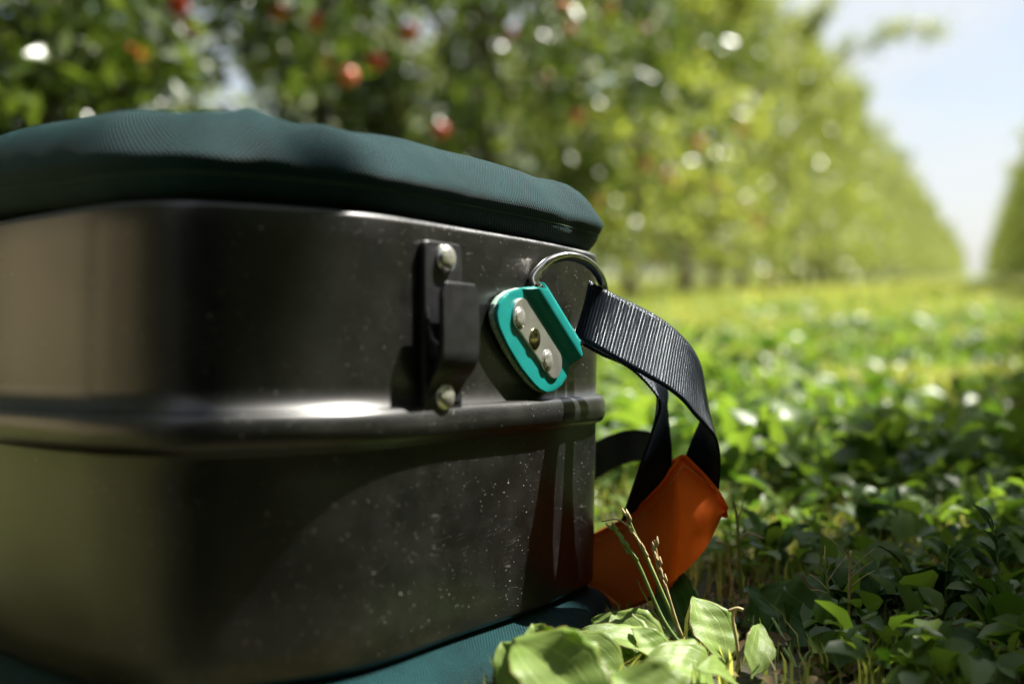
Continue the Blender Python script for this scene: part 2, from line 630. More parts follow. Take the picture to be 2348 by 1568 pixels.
def resample(pts, n, closed=True):
    q = pts + [pts[0]] if closed else pts
    s = [0]
    for a, b in zip(q, q[1:]):
        s.append(s[-1] + (b - a).length)
    out = []
    j = 0
    for i in range(n):
        t = s[-1] * i / (n if closed else n - 1)
        while j < len(s) - 2 and s[j + 1] < t: j += 1
        f = (t - s[j]) / max(1e-9, s[j + 1] - s[j])
        out.append(q[j].lerp(q[j + 1], min(1, f)))
    return out, s[-1]


NP = 420
PLAN, PERIM = resample(dense, NP)
for _ in range(10):
    PLAN = [(PLAN[i - 1] + PLAN[i] * 2 + PLAN[(i + 1) % NP]) * 0.25 for i in range(NP)]
PN = []
for i in range(NP):
    t = PLAN[(i + 1) % NP] - PLAN[i - 1]
    PN.append(Vector((t.y, -t.x, 0)).normalized())      # outward (curve runs counter-clockwise seen from above)


def plan_at_px(x):
    """the plan point of the visible face under photo column x: (point, normal, tangent, index)"""
    k = (x - 1174) / FPX
    best = None
    for i in range(NP):
        a, b = PLAN[i], PLAN[(i + 1) % NP]
        ra, rb = a.x / a.y - k, b.x / b.y - k
        if ra * rb <= 0 and ra != rb:
            f = ra / (ra - rb)
            p = a.lerp(b, f)
            if best is None or p.y < best[0].y:
                nn = PN[i].lerp(PN[(i + 1) % NP], f).normalized()
                best = (p, nn, Vector((-nn.y, nn.x, 0)), i + f)
    return best


B0 = Vector((-0.13, 0.76, -0.205))       # bucket base in the bucket frame
bucket = empty('picking_bucket', W(B0), 'dark metal fruit picking bucket with teal padded rim and canvas base standing in the grass',
               'bucket', rot=(R(-TILT), 0, 0))


def ring_surface(profile, name, mat, parent, mod=None):
    """sweep (offset, z) round the plan; mod(i, j, o, z) may alter"""
    pl = [0]
    for (a, b), (c, d) in zip(profile, profile[1:]):
        pl.append(pl[-1] + math.hypot(c - a, d - b))
    P, U = [], []
    for i in range(NP + 1):
        ii = i % NP
        row, ur = [], []
        for j, (o, z) in enumerate(profile):
            if mod: o, z = mod(ii, j, o, z)
            row.append(PLAN[ii] + PN[ii] * o + Vector((0, 0, z)) - B0)
            ur.append((PERIM * i / NP, pl[j]))
        P.append(row); U.append(ur)
    me = grid_mesh(name, P, False, U, flip=False)
    return link_mesh(name, me, mat, parent)


# body: lower wall, rolled rib, upper wall, rounded rim
prof = [(-.020, -.1735), (-.006, -.1730), (-.0035, -.1718), (-.0025, -.169)]
prof += [(-.0025 + .0020 * k / 8, -.169 + (.118) * k / 8) for k in range(1, 9)]
for k in range(0, 17):
    a = math.pi * k / 16
    prof.append((.0075 * math.sin(a) ** 0.8, -.0385 - .0108 * math.cos(a)))
prof += [(0.0005 * 0, -.0385 + .0115 + (.1045) * k / 8) for k in range(1, 9)]
prof += [(-.0006, .0795), (-.0016, .0808), (-.0030, .0815), (-.006, .0816), (-.02, .0812)]


def dents(i, j, o, z):
    s = PERIM * i / NP
    return o + 0.0004 * math.sin(s * 31 + z * 40) * math.sin(z * 47 + 1), z


ring_surface(prof, 'body', M_BODY, bucket, dents)


def add_wear(m):
    """bare speckled metal along the rolled rim and, thinner, on the crest of the rib"""
    n, l = m.node_tree.nodes, m.node_tree.links
    cum = [0]
    for (a_, b_), (c_, d_) in zip(prof, prof[1:]):
        cum.append(cum[-1] + math.hypot(c_ - a_, d_ - b_))
    v_rim = cum[len(prof) - 4]
    v_rib = cum[4 + 8 + 10]
    uv = n.new('ShaderNodeUVMap')
    sx = n.new('ShaderNodeSeparateXYZ')
    l.new(uv.outputs['UV'], sx.inputs['Vector'])
    no = n.new('ShaderNodeTexNoise')
    no.inputs['Scale'].default_value = 620
    no.inputs['Detail'].default_value = 4
    l.new(uv.outputs['UV'], no.inputs['Vector'])
    no2 = n.new('ShaderNodeTexNoise')
    no2.inputs['Scale'].default_value = 28
    no2.inputs['Detail'].default_value = 3
    l.new(uv.outputs['UV'], no2.inputs['Vector'])
    facs = []
    for v0, half, amt in ((v_rim, .0022, 0.5), (v_rib, .0075, 0.07)):
        d = math_node(n, l, 'ABSOLUTE', math_node(n, l, 'SUBTRACT', sx.outputs['Y'], v0))
        f = n.new('ShaderNodeMapRange')
        f.inputs['From Min'].default_value = half
        f.inputs['From Max'].default_value = half * .4
        l.new(d, f.inputs['Value'])
        g_ = n.new('ShaderNodeMapRange')
        g_.inputs['From Min'].default_value = 0.42
        g_.inputs['From Max'].default_value = 0.62
        l.new(math_node(n, l, 'ADD', math_node(n, l, 'MULTIPLY', no.outputs['Fac'], .6), math_node(n, l, 'MULTIPLY', no2.outputs['Fac'], .4)), g_.inputs['Value'])
        facs.append(math_node(n, l, 'MULTIPLY', math_node(n, l, 'MULTIPLY', f.outputs['Result'], g_.outputs['Result']), amt))
    fac = math_node(n, l, 'MAXIMUM', facs[0], facs[1])
    worn = n.new('ShaderNodeBsdfPrincipled')
    worn.inputs['Base Color'].default_value = (0.40, 0.41, 0.43, 1)
    worn.inputs['Metallic'].default_value = 0.7
    worn.inputs['Roughness'].default_value = 0.55
    out = n['Material Output']
    src = out.inputs['Surface'].links[0].from_socket
    ms = n.new('ShaderNodeMixShader')
    l.new(fac, ms.inputs['Fac'])
    l.new(src, ms.inputs[1])
    l.new(worn.outputs['BSDF'], ms.inputs[2])
    l.new(ms.outputs['Shader'], out.inputs['Surface'])


add_wear(M_BODY)

# padded rim of the cover
def fold(i, j, o, z):
    p = PLAN[i]
    x = 1174 + FPX * p.x / p.y if p.y > 0 else 0
    t = smoothstep(.09, .132, z)
    s = PERIM * i / NP
    w = 0.0007 * math.sin(s * 23 + 0.4) + 0.0003 * math.sin(s * 61 + 2)
    front = 1 if p.y < 0.9 else 0
    pk = 0.0060 * math.exp(-((x - 602) / 42) ** 2) - 0.0030 * math.exp(-((x - 720) / 50) ** 2) \
        + 0.0032 * math.exp(-((x - 1010) / 75) ** 2) - 0.0025 * math.exp(-((x - 880) / 45) ** 2) \
        - 0.0016 * math.exp(-((x - 1270) / 50) ** 2) - 0.0030 * math.exp(-((x - 330) / 90) ** 2)
    z2 = z + t * (w + front * (0.5 * pk + 0.0000215 * min(640, max(0, 430 - x)) + 0.0022 * smoothstep(900, 1080, x) * smoothstep(1340, 1240, x)))
    # creases pull the side in and out
    oo = o + 0.4 * front * (0.0035 * math.exp(-((x - 640) / 40) ** 2) - 0.004 * math.exp(-((x - 735) / 36) ** 2)
                      + 0.0025 * math.exp(-((x - 1000) / 45) ** 2) - 0.003 * math.exp(-((x - 1290) / 26) ** 2)
                      + 0.0028 * math.exp(-((x - 1345) / 20) ** 2)) * smoothstep(.088, .12, z)
    oo += 0.0002 * math.sin(s * 37 + z * 60) * smoothstep(.088, .11, z) + 0.00012 * math.sin(s * 150 + z * 210)
    end = smoothstep(1296, 1350, x) * front * smoothstep(.086, .10, z)
    oo += 0.0012 * end
    z2 += 0.0028 * end * t
    lift = 0.0042 * smoothstep(160, -60, x) * front * (1 - t)
    return oo, z2 + lift


rp = [(-.030, .0800), (-.012, .0824), (-.0080, .0832), (-.0052, .0846), (-.0028, .0874), (-.0008, .0910), (.0004, .0938),
      (.0005, .0953), (.0015, .0970), (.0028, .0992), (.0037, .1012), (.0040, .1030), (.0036, .1048), (.0022, .1072), (.0002, .1102),
      (-.0026, .1142), (-.0060, .1185), (-.0098, .1226), (-.0142, .1265), (-.0198, .1300), (-.0275, .1326), (-.0360, .1318), (-.0440, .1270),
      (-.0490, .1190), (-.0500, .1080), (-.0480, .0950), (-.0420, .0850), (-.030, .0800)]
rim = ring_surface(rp, 'rim_cover', M_TEAL_FABRIC, bucket, fold)
# stitching: short threads round the cover
SV, SF = [], []
step, s = 0.0036, 0.0
while s < PERIM:
    pts = []
    for ds in (0, .0009, .0018, .0026):
        f = ((s + ds) / PERIM * NP) % NP
        i = int(f)
        o, z = fold(i, 0, .0002, .0953)
        z += 0.0042 * 0
        q = PLAN[i].lerp(PLAN[(i + 1) % NP], f - i) + PN[i] * (o + (.0006 if ds in (.0009, .0018) else .0001))
        pts.append(q + Vector((0, 0, z)) - B0)
    V, F = tube_points(pts, 0.00042, 5)
    b = len(SV)
    SV += V
    SF += [tuple(b + k for k in f) for f in F]
    s += step
st = link_mesh('stitching', mesh_from('stitching', SV, SF), M_THREAD, rim)

# canvas base below the body
SINA, COSA = math.sin(R(TILT)), math.cos(R(TILT))


def squash(i, j, o, z):
    p = PLAN[i]
    s = PERIM * i / NP
    t = smoothstep(-.176, -.19, z)
    o += t * (0.003 * math.sin(s * 37) + 0.002 * math.sin(s * 83 + 1)) - .006 * smoothstep(.80, .87, p.y)
    z += t * 0.0015 * math.sin(s * 51 + 2)
    wz = CAM_H + z * COSA - p.y * SINA
    if wz < 0.006:
        z += (0.006 - wz) * 0.97
    return o, z


bp_ = [(-.045, -.1690), (-.020, -.1722), (-.008, -.1745), (-.005, -.1765), (-.001, -.1785), (.0045, -.1806), (.0105, -.1838), (.0150, -.1880),
       (.0175, -.1930), (.0178, -.1985), (.0155, -.2040), (.0110, -.2095), (.0045, -.2145), (-.006, -.2190), (-.030, -.222), (-.08, -.224)]
ring_surface(bp_, 'canvas_base', M_TEAL_FABRIC, bucket, squash)


# --------- hook bracket
def local_plane(x, extra=0.0):
    p, nn, tt, i = plan_at_px(x)
    return p + nn * extra, nn, tt


def hit_plane(x, y, p0, nn):
    r = ray(x, y, PITCH - TILT)
    return r * (p0.dot(nn) / r.dot(nn))


def z_at(y, d):
    return PB(1174, y, d).z


p0, nn, tt = local_plane(1003)
ztop, zbot = hit_plane(1003, 556, p0, nn).z, hit_plane(1003, 950, p0, nn).z
hw = 0.0195
zc = lambda y: hit_plane(1003, y, p0, nn).z


def hook_pt(o, w, z):
    return p0 + nn * o + tt * w + Vector((0, 0, z)) - B0


# plate: a slab with rounded corners; tongue: a bent strip that stands off it, open at the top
V, F = [], []
rc = 0.0045
cor = []
for (cx_, cz_, a0) in ((hw - rc, ztop - rc, 0), (-hw + rc, ztop - rc, 90), (-hw + rc, zbot + rc, 180), (hw - rc, zbot + rc, 270)):
    for k in range(5):
        an = R(a0 + 22.5 * k)
        cor.append((cx_ + rc * math.cos(an), cz_ + rc * math.sin(an)))
nc = len(cor)
for o in (0.0002, 0.0050):
    V += [hook_pt(o, w, z) for (w, z) in cor]
F += [tuple(range(nc)), tuple(range(nc, 2 * nc))] + [(k, (k + 1) % nc, nc + (k + 1) % nc, nc + k) for k in range(nc)]
tp = catmull([(0.0038, 0, zc(925)), (0.0042, 0, zc(900)), (0.0072, 0, zc(872)), (0.0125, 0, zc(846)), (0.0156, 0, zc(818)), (0.0162, 0, zc(785)), (0.0160, 0, zc(720)), (0.0156, 0, zc(650))], 5)
base = len(V)
TT = 0.0038
for i, q in enumerate(tp):
    a_, b_ = tp[max(0, i - 1)], tp[min(len(tp) - 1, i + 1)]
    d_ = (b_ - a_).normalized()
    no_ = Vector((d_.z, 0, -d_.x))          # outward side of the strip
    f = i / (len(tp) - 1)
    w = hw * (0.86 + 0.12 * smoothstep(.1, .5, f)) - 0.004 * smoothstep(.93, 1.0, f)
    for (sg, h) in ((-1, 0), (1, 0), (1, -TT), (-1, -TT)):
        r_ = q + no_ * (h + TT * .5)
        V.append(hook_pt(r_.x, sg * w, r_.z))
for i in range(len(tp) - 1):
    a_, b_ = base + i * 4, base + (i + 1) * 4
    for k in range(4):
        F.append((a_ + k, a_ + (k + 1) % 4, b_ + (k + 1) % 4, b_ + k))
F += [(base, base + 1, base + 2, base + 3), tuple(base + (len(tp) - 1) * 4 + k for k in range(4))]
me = mesh_from('hook_bracket', V, F)
bmh = bmesh.new(); bmh.from_mesh(me)
bmesh.ops.recalc_face_normals(bmh, faces=bmh.faces)
bmh.to_mesh(me); bmh.free()
hook = link_mesh('hook_bracket', me, M_BLACK, bucket, smooth=True)
bevel(hook, 0.0015, 4, 40)
# cheek that closes the channel on its near side
cv = [(.0046, zc(690)), (.0046, zc(812)), (.0135, zc(826)), (.0135, zc(790)), (.0088, zc(776)), (.0062, zc(740))]
V = [hook_pt(o, sg, z) for sg in (-hw * .93, -hw * .78) for (o, z) in cv]
n6 = len(cv)
F = [tuple(range(n6)), tuple(range(n6, 2 * n6))] + [(k, (k + 1) % n6, n6 + (k + 1) % n6, n6 + k) for k in range(n6)]
me = mesh_from('cheek', V, F)
bmh = bmesh.new(); bmh.from_mesh(me)
bmesh.ops.recalc_face_normals(bmh, faces=bmh.faces)
bmh.to_mesh(me); bmh.free()
bevel(link_mesh('cheek', me, M_BLACK, hook), 0.001, 3, 40)
tag(hook, 'black steel rope hook bracket on the bucket wall')


def rivet(name, c, axis, r, h, mat, parent, lip=0.0):
    """domed rivet head at c (bucket frame), axis outward"""
    axis = axis.normalized()
    a = axis.orthogonal().normalized()
    b = axis.cross(a)
    prof = [(r * 1.0, -.0006), (r * 1.0, h * .12)]
    if lip:
        prof += [(r * .97, h * .22), (r * (1 - lip), h * .26), (r * (1 - lip) * .97, h * .45)]
        rr, hh0 = r * (1 - lip) * .95, h * .5
    else:
        rr, hh0 = r, h * .15
    for k in range(1, 8):
        t = k / 8 * math.pi / 2
        prof.append((rr * math.cos(t), hh0 + (h - hh0) * math.sin(t)))
    V, F = [], []
    ns = 24
    for (q, z) in prof:
        for k in range(ns):
            an = 2 * math.pi * k / ns
            V.append(c + a * (q * math.cos(an)) + b * (q * math.sin(an)) + axis * z - B0)
    for j in range(len(prof) - 1):
        for k in range(ns):
            F.append((j * ns + k, j * ns + (k + 1) % ns, (j + 1) * ns + (k + 1) % ns, (j + 1) * ns + k))
    V.append(c + axis * h - B0)
    t = len(V) - 1
    for k in range(ns):
        F.append(((len(prof) - 1) * ns + k, (len(prof) - 1) * ns + (k + 1) % ns, t))
    return link_mesh(name, mesh_from(name, V, F), mat, parent)


pf = p0 + nn * 0.005
for (x, y) in ((1019, 594), (1016, 908)):
    rivet('rivet', hit_plane(x, y, pf, nn), nn, 0.0088, 0.0056, M_RIVET, hook)

# --------- teal tab folded round the ring
tp0, tn, tt2 = local_plane(1232, 0.0012)
# shift outwards so that the whole tab clears the curved wall
UPV = Vector((0, 0, 1))


def tab_uv(x, y, off=0.0):
    q = hit_plane(x, y, tp0 + tn * off, tn)
    d = q - tp0
    return Vector((d.dot(tt2), d.z))


A2, B2 = tab_uv(1240, 652, .006), tab_uv(1318, 778, .006)          # the fold line over the ring bar
fdir = (B2 - A2).normalized()
_in = tab_uv(1185, 800) - A2
_in = (_in - fdir * _in.dot(fdir)).normalized() * 0.0045
A2, B2 = A2 + _in, B2 + _in
fnor = Vector((fdir.y, -fdir.x))                                      # away from the fold
if (tab_uv(1185, 800) - A2).dot(fnor) < 0: fnor = -fnor
outline = [(1214, 660), (1190, 661), (1166, 668), (1148, 681), (1138, 697), (1133, 720), (1137, 745), (1150, 775), (1168, 810), (1190, 844),
           (1213, 873), (1232, 892), (1247, 899), (1262, 896), (1280, 884), (1292, 864), (1301, 838), (1312, 812), (1321, 792)]
OL = []
for (x, y) in outline:
    q = tab_uv(x, y, .003) - A2
    OL.append((q.dot(fdir), q.dot(fnor)))
FL = (B2 - A2).length
bmax = max(b for a, b in OL)
ai = max(range(len(OL)), key=lambda k: OL[k][1])


def arange_at(b):
    """extent of the tab along the fold at distance b from it"""
    lo = [(0.0, 0.0)] + OL[:ai + 1]
    hi = [(FL, 0.0)] + OL[ai:][::-1]
    def interp(c):
        c = sorted(c, key=lambda q: q[1])
        for (a0, b0), (a1, b1) in zip(c, c[1:]):
            if b0 <= b <= b1:
                return a0 + (a1 - a0) * (b - b0) / max(1e-9, b1 - b0)
        return c[-1][0] if b > c[-1][1] else c[0][0]
    return interp(lo), interp(hi)


RB = 0.0052            # roll radius over the bar
TH = 0.0042            # two layers on the wall


def tab_pt(a, b, h):
    q = A2 + fdir * a + fnor * b
    return tp0 + tt2 * q.x + Vector((0, 0, q.y)) + tn * h - B0


sections = []          # (b, h) along the strip: wall end -> top layer -> roll -> back layer
nb = 34
for k in range(nb + 1):
    b = bmax * (1 - (k / nb)) ** 1.0
    bb = bmax * (1 - (1 - (1 - k / nb)) ** 1.6) if False else b
    rise = RB * 2 * smoothstep(0.020, 0.0035, bb)
    sections.append((bb, TH + (RB * 2 - TH) * smoothstep(0.0135, 0.0048, bb)))
for k in range(1, 13):
    an = math.pi * k / 12
    sections.append((-RB * math.sin(an), RB + RB * math.cos(an)))
P = []
na = 30
for si, (b, h) in enumerate(sections):
    a0, a1 = arange_at(max(0, min(b, bmax * 0.9995)))
    row = []
    for k in range(na + 1):
        t = k / na
        a = a0 + (a1 - a0) * t
        e = min(t, 1 - t)
        row.append(tab_pt(a, b, h))
    P.append(row)
tab = link_mesh('ring_tab', grid_mesh('ring_tab', P), M_TAB, bucket)
solidify(tab, TH * 0.62, 0)
bevel(tab, 0.0007, 2, 40)
tag(tab, 'teal vinyl tab folded round the ring bar')
# back layer: pale cut edge seen round the outline
BV = [tab_pt(a, b, 0.0022) for a, b in OL] + [tab_pt(FL, 0, .0022), tab_pt(0, 0, .0022)]
# slightly larger than the front layer
cen = sum(BV, Vector()) / len(BV)
BV = [cen + (v - cen) * 1.006 for v in BV]
nB = len(BV)
V2 = BV + [v - tn * 0.0034 for v in BV]
F2 = [tuple(range(nB)), tuple(reversed(range(nB, 2 * nB)))] + [(k, nB + k, nB + (k + 1) % nB, (k + 1) % nB) for k in range(nB)]
me = mesh_from('tab_backing', V2, F2)
bmh = bmesh.new(); bmh.from_mesh(me); bmesh.ops.recalc_face_normals(bmh, faces=bmh.faces); bmh.to_mesh(me); bmh.free()
bl = link_mesh('tab_backing', me, M_TAB_EDGE, tab, smooth=False)
bevel(bl, 0.0006, 2, 40)

# plate under the rivets: a stadium
HP = TH + TH * 0.31
c1, c2 = tab_uv(1194, 722, HP), tab_uv(1267, 832, HP)
ax = (c2 - c1).normalized()
pe = Vector((-ax.y, ax.x))
rpl = 0.0110
stv = []
for k in range(17):
    an = math.pi / 2 + math.pi * k / 16
    stv.append(c1 + ax * (rpl * math.cos(an)) + pe * (rpl * math.sin(an)))
for k in range(17):
    an = -math.pi / 2 + math.pi * k / 16
    stv.append(c2 + ax * (rpl * math.cos(an)) + pe * (rpl * math.sin(an)))
PVs = []
for h in (HP - 0.001, HP + 0.0017):
    for q in stv:
        PVs.append(tp0 + tt2 * q.x + Vector((0, 0, q.y)) + tn * h - B0)
ns = len(stv)
F = [tuple(range(ns)), tuple(range(ns, 2 * ns))] + [(k, (k + 1) % ns, ns + (k + 1) % ns, ns + k) for k in range(ns)]
me = mesh_from('rivet_plate', PVs, F)
bmh = bmesh.new(); bmh.from_mesh(me); bmesh.ops.recalc_face_normals(bmh, faces=bmh.faces); bmh.to_mesh(me); bmh.free()
pl = link_mesh('rivet_plate', me, M_PLATE, tab, smooth=False)
bevel(pl, 0.0006, 2, 40)
for (x, y, mm, r, h, lip) in ((1199, 729, M_RIVET, .0066, .0052, .25), (1233, 777, M_BRASS, .0066, .0050, 0), (1262, 826, M_RIVET, .0068, .0052, .25)):
    q = tab_uv(x, y, HP + .004)
    rivet('rivet', tp0 + tt2 * q.x + Vector((0, 0, q.y)) + tn * (HP + .0015), tn, r * 1.12, h * .36, mm, tab, lip)

# --------- D-ring through the fold
def bar_pt(a):
    return tab_pt(a, 0, RB) + B0


E0, E1 = bar_pt(-0.002), bar_pt(FL + 0.002)
dA = E0.y
ringpx = [(1224, 640, E0.y + .002), (1240, 616, E0.y + .006), (1266, 596, E0.y + .013), (1302, 588, E0.y + .022), (1340, 598, E0.y + .032),
          (1369, 624, E0.y + .050), (1384, 660, E0.y + .074), (1382, 706, E0.y + .086), (1366, 748, E0.y + .086), (1346, 776, E0.y + .076)]
rpts = [E0] + [PB(*q) for q in ringpx] + [E1]
rpath = catmull(rpts, 8)
nbar = 12
rpath += [E1.lerp(E0, k / nbar) for k in range(1, nbar)]
V, F = tube_points([p - B0 for p in rpath], 0.0035, 14, closed=True)
ringo = link_mesh('strap_ring', mesh_from('strap_ring', V, F), M_CHROME, bucket)

# ------------------------------------------------------------------ harness: webbing straps and orange pad
hb = W(PB(1500, 1390, 0.92)); hb.z = 0.0
harness = empty('shoulder_strap', hb, 'black webbing strap with orange pad sleeve hanging from the bucket ring', 'strap')


def strap(name, e1, e2, mat, parent, th=0.0017, rib=True, nw=14, per=14):
    """ribbon between two edges of (x, y, depth) photo points in the bucket frame"""
    a = catmull([PB(*q) for q in e1], per)
    b = catmull([PB(*q) for q in e2], per)
    n = 640
    a, la = resample(a, n, False)
    b, lb = resample(b, n, False)
    L = 0.5 * (la + lb)
    P, U = [], []
    for i in range(n):
        row, ur = [], []
        t = (a[min(n - 1, i + 1)] + b[min(n - 1, i + 1)]) - (a[max(0, i - 1)] + b[max(0, i - 1)])
        nrm = t.cross(b[i] - a[i]).normalized()
        for j in range(nw + 1):
            f = j / nw
            p = a[i].lerp(b[i], f)
            s = L * i / (n - 1)
            # ribs run across the webbing; each is offset by its thread
            amp = 0.00021 if rib else 0.0
            p = p + nrm * (amp * math.sin(2 * math.pi * s / 0.0026) + 0.0009 * math.sin(math.pi * f) )
            row.append(W(p) - hb)
            ur.append((s, f * (a[i] - b[i]).length))
        P.append(row); U.append(ur)
    o = link_mesh(name, grid_mesh(name, P, False, U), mat, parent)
    solidify(o, th, 0)
    return o


dR = E0.y + .058
front = strap('webbing',
              [(1352, 641, dR + .010), (1361, 650, dR + .006), (1419, 681, dR + .011), (1490, 716, dR + .010), (1536, 747, dR + .014), (1577, 787, dR + .024),
               (1602, 828, dR + .036), (1613, 876, dR + .046), (1618, 922, dR + .050), (1607, 962, dR + .050), (1588, 1005, dR + .046), (1570, 1052, dR + .046), (1562, 1085, dR + .058)],
              [(1318, 766, dR + .000), (1327, 776, dR - .004), (1370, 799, dR - .014), (1439, 839, dR - .020), (1502, 874, dR - .020), (1531, 891, dR - .017),
               (1565, 918, dR - .010), (1594, 952, dR - .003), (1625, 985, dR + .003), (1643, 1012, dR + .008), (1650, 1060, dR + .018), (1646, 1138, dR + .040), (1640, 1170, dR + .056)],
              M_WEB, harness)
tag(front, 'ribbed black webbing arching from the ring down to the pad')
under = strap('webbing',
              [(1368, 690, dR + .016), (1425, 760, dR + .026), (1480, 830, dR + .034), (1527, 890, dR + .046), (1529, 932, dR + .052), (1535, 985, dR + .052), (1540, 1034, dR + .050), (1538, 1090, dR + .054), (1530, 1120, dR + .062)],
              [(1334, 790, dR + .004), (1380, 815, dR + .010), (1442, 843, dR + .016), (1495, 893, dR + .018), (1514, 930, dR + .016), (1500, 978, dR + .020), (1466, 1075, dR + .034), (1436, 1160, dR + .056), (1425, 1195, dR + .066)],
              M_WEB, harness)
back = strap('webbing',
             [(1300, 1070, 1.04), (1364, 1015, 1.02), (1410, 993, 1.0), (1452, 985, .985), (1496, 992, .965), (1530, 1020, .95), (1545, 1070, .94), (1545, 1120, .935)],
             [(1300, 1160, 1.04), (1364, 1100, 1.02), (1415, 1070, 1.0), (1452, 1058, .985), (1480, 1058, .965), (1490, 1075, .95), (1480, 1120, .945), (1470, 1180, .94)],
             M_WEB, harness)

# orange pad: sleeve, a curved sheet with thickness
cols = [
    (1300, 1252, 1462, .985), (1361, 1222, 1430, .955), (1400, 1202, 1413, .928), (1442, 1178, 1394, .903), (1490, 1132, 1372, .880), (1522, 1098, 1352, .865), (1540, 1066, 1338, .858),
    (1562, 1043, 1320, .855), (1590, 1066, 1296, .854), (1620, 1098, 1256, .854), (1646, 1132, 1208, .856), (1663, 1164, 1172, .858)]
top = catmull([PB(x, y0, d + (.004 if x > 1550 else 0)) for x, y0, y1, d in cols], 8)
bot = catmull([PB(x - (6 if x < 1600 else 2), y1, d - 0.026 * smoothstep(1380, 1500, x) * smoothstep(1668, 1600, x)) for x, y0, y1, d in cols], 8)
P, U = [], []
nrow = 22
for i in range(len(top)):
    row, ur = [], []
    for j in range(nrow + 1):
        f = j / nrow
        p = top[i].lerp(bot[i], f)
        s = i / (len(top) - 1)
        bulge = 0.010 * math.sin(math.pi * f) * (0.35 + 0.65 * math.sin(math.pi * min(1, s * 1.02)))
        wr = 0.0012 * math.sin(s * 16 + f * 5) * math.sin(math.pi * f) + 0.0008 * math.sin(s * 9 - f * 11) \
            + 0.0026 * math.exp(-((s - 0.56 - 0.05 * f) / 0.035) ** 2) * (1 - 0.6 * f)
        hem = 0.0012 * math.exp(-((f - 0.0) / 0.03) ** 2)
        p = p + Vector((0.25, -1, 0.15)).normalized() * (bulge + wr + hem)
        w = W(p)
        w.z = max(w.z, 0.004)
        row.append(w - hb)
        ur.append((s * 0.2, f * 0.09))
    P.append(row); U.append(ur)
pad = link_mesh('orange_pad', grid_mesh('orange_pad', P, False, U), M_ORANGE, harness)
solidify(pad, 0.006, 1)
bevel(pad, 0.0018, 3, 50)
edge = [Vector(P[i][0]) + Vector((0, -.0045, 0)) for i in range(0, len(P), 2)]
Vh, Fh = tube_points(edge, 0.0013, 7)
link_mesh('hem', mesh_from('hem', Vh, Fh), M_ORANGE, pad)
SV, SF = [], []
for i in range(1, len(P) - 3, 1):
    if i % 3 == 2: continue
    a_, b_ = Vector(P[i][2]) + Vector((0.001, -.0066, .0008)), Vector(P[i + 1][2]) + Vector((0.001, -.0066, .0008))
    V, F = tube_points([a_, a_.lerp(b_, .5) + Vector((0, -.0004, 0)), b_], 0.00045, 5)
    k0 = len(SV)
    SV += V
    SF += [tuple(k0 + q for q in f) for f in F]
link_mesh('stitching', mesh_from('stitching', SV, SF), mat_simple('orange_thread', (0.75, 0.25, 0.06), 0.6), pad)
tag(pad, 'orange cloth pad sleeve at the end of the webbing')


# ------------------------------------------------------------------ apple trees
def leaf_cloud(rng, centers, spread, n, size, droop=0.25):
    """n folded two-triangle leaves scattered round the given points: V, F, tint"""
    c = centers[rng.integers(0, len(centers), n)] + rng.normal(0, 1, (n, 3)) * spread
    # leaf axis: outward and hanging
    ax = rng.normal(0, 1, (n, 3))
    ax[:, 2] -= droop * 2
    ax /= np.linalg.norm(ax, axis=1)[:, None]
    up = rng.normal(0, 1, (n, 3)) * 0.8 + np.array([0.25, 0.1, 0.9])
    sd_ = np.cross(ax, up)
    sd_ /= np.maximum(1e-6, np.linalg.norm(sd_, axis=1))[:, None]
    nr = np.cross(sd_, ax)
    L = size * rng.uniform(0.7, 1.25, n)[:, None]
    Wd = L * rng.uniform(0.42, 0.58, n)[:, None]
    fold_ = Wd * 0.18
    p0_ = c - ax * L * 0.5
    p1_ = c + ax * L * 0.5
    m = c + ax * L * -0.05
    l_ = m - sd_ * Wd * 0.5 + nr * fold_
    r_ = m + sd_ * Wd * 0.5 + nr * fold_
    V = np.stack([p0_, r_, p1_, l_], 1).reshape(-1, 3)
    b = np.arange(n)[:, None] * 4
    F = np.concatenate([b + np.array([0, 1, 2]), b + np.array([0, 2, 3])], 0)
    tint = np.repeat(np.clip(rng.normal(0.5, 0.25, n), 0, 1), 4)
    return V, F, tint


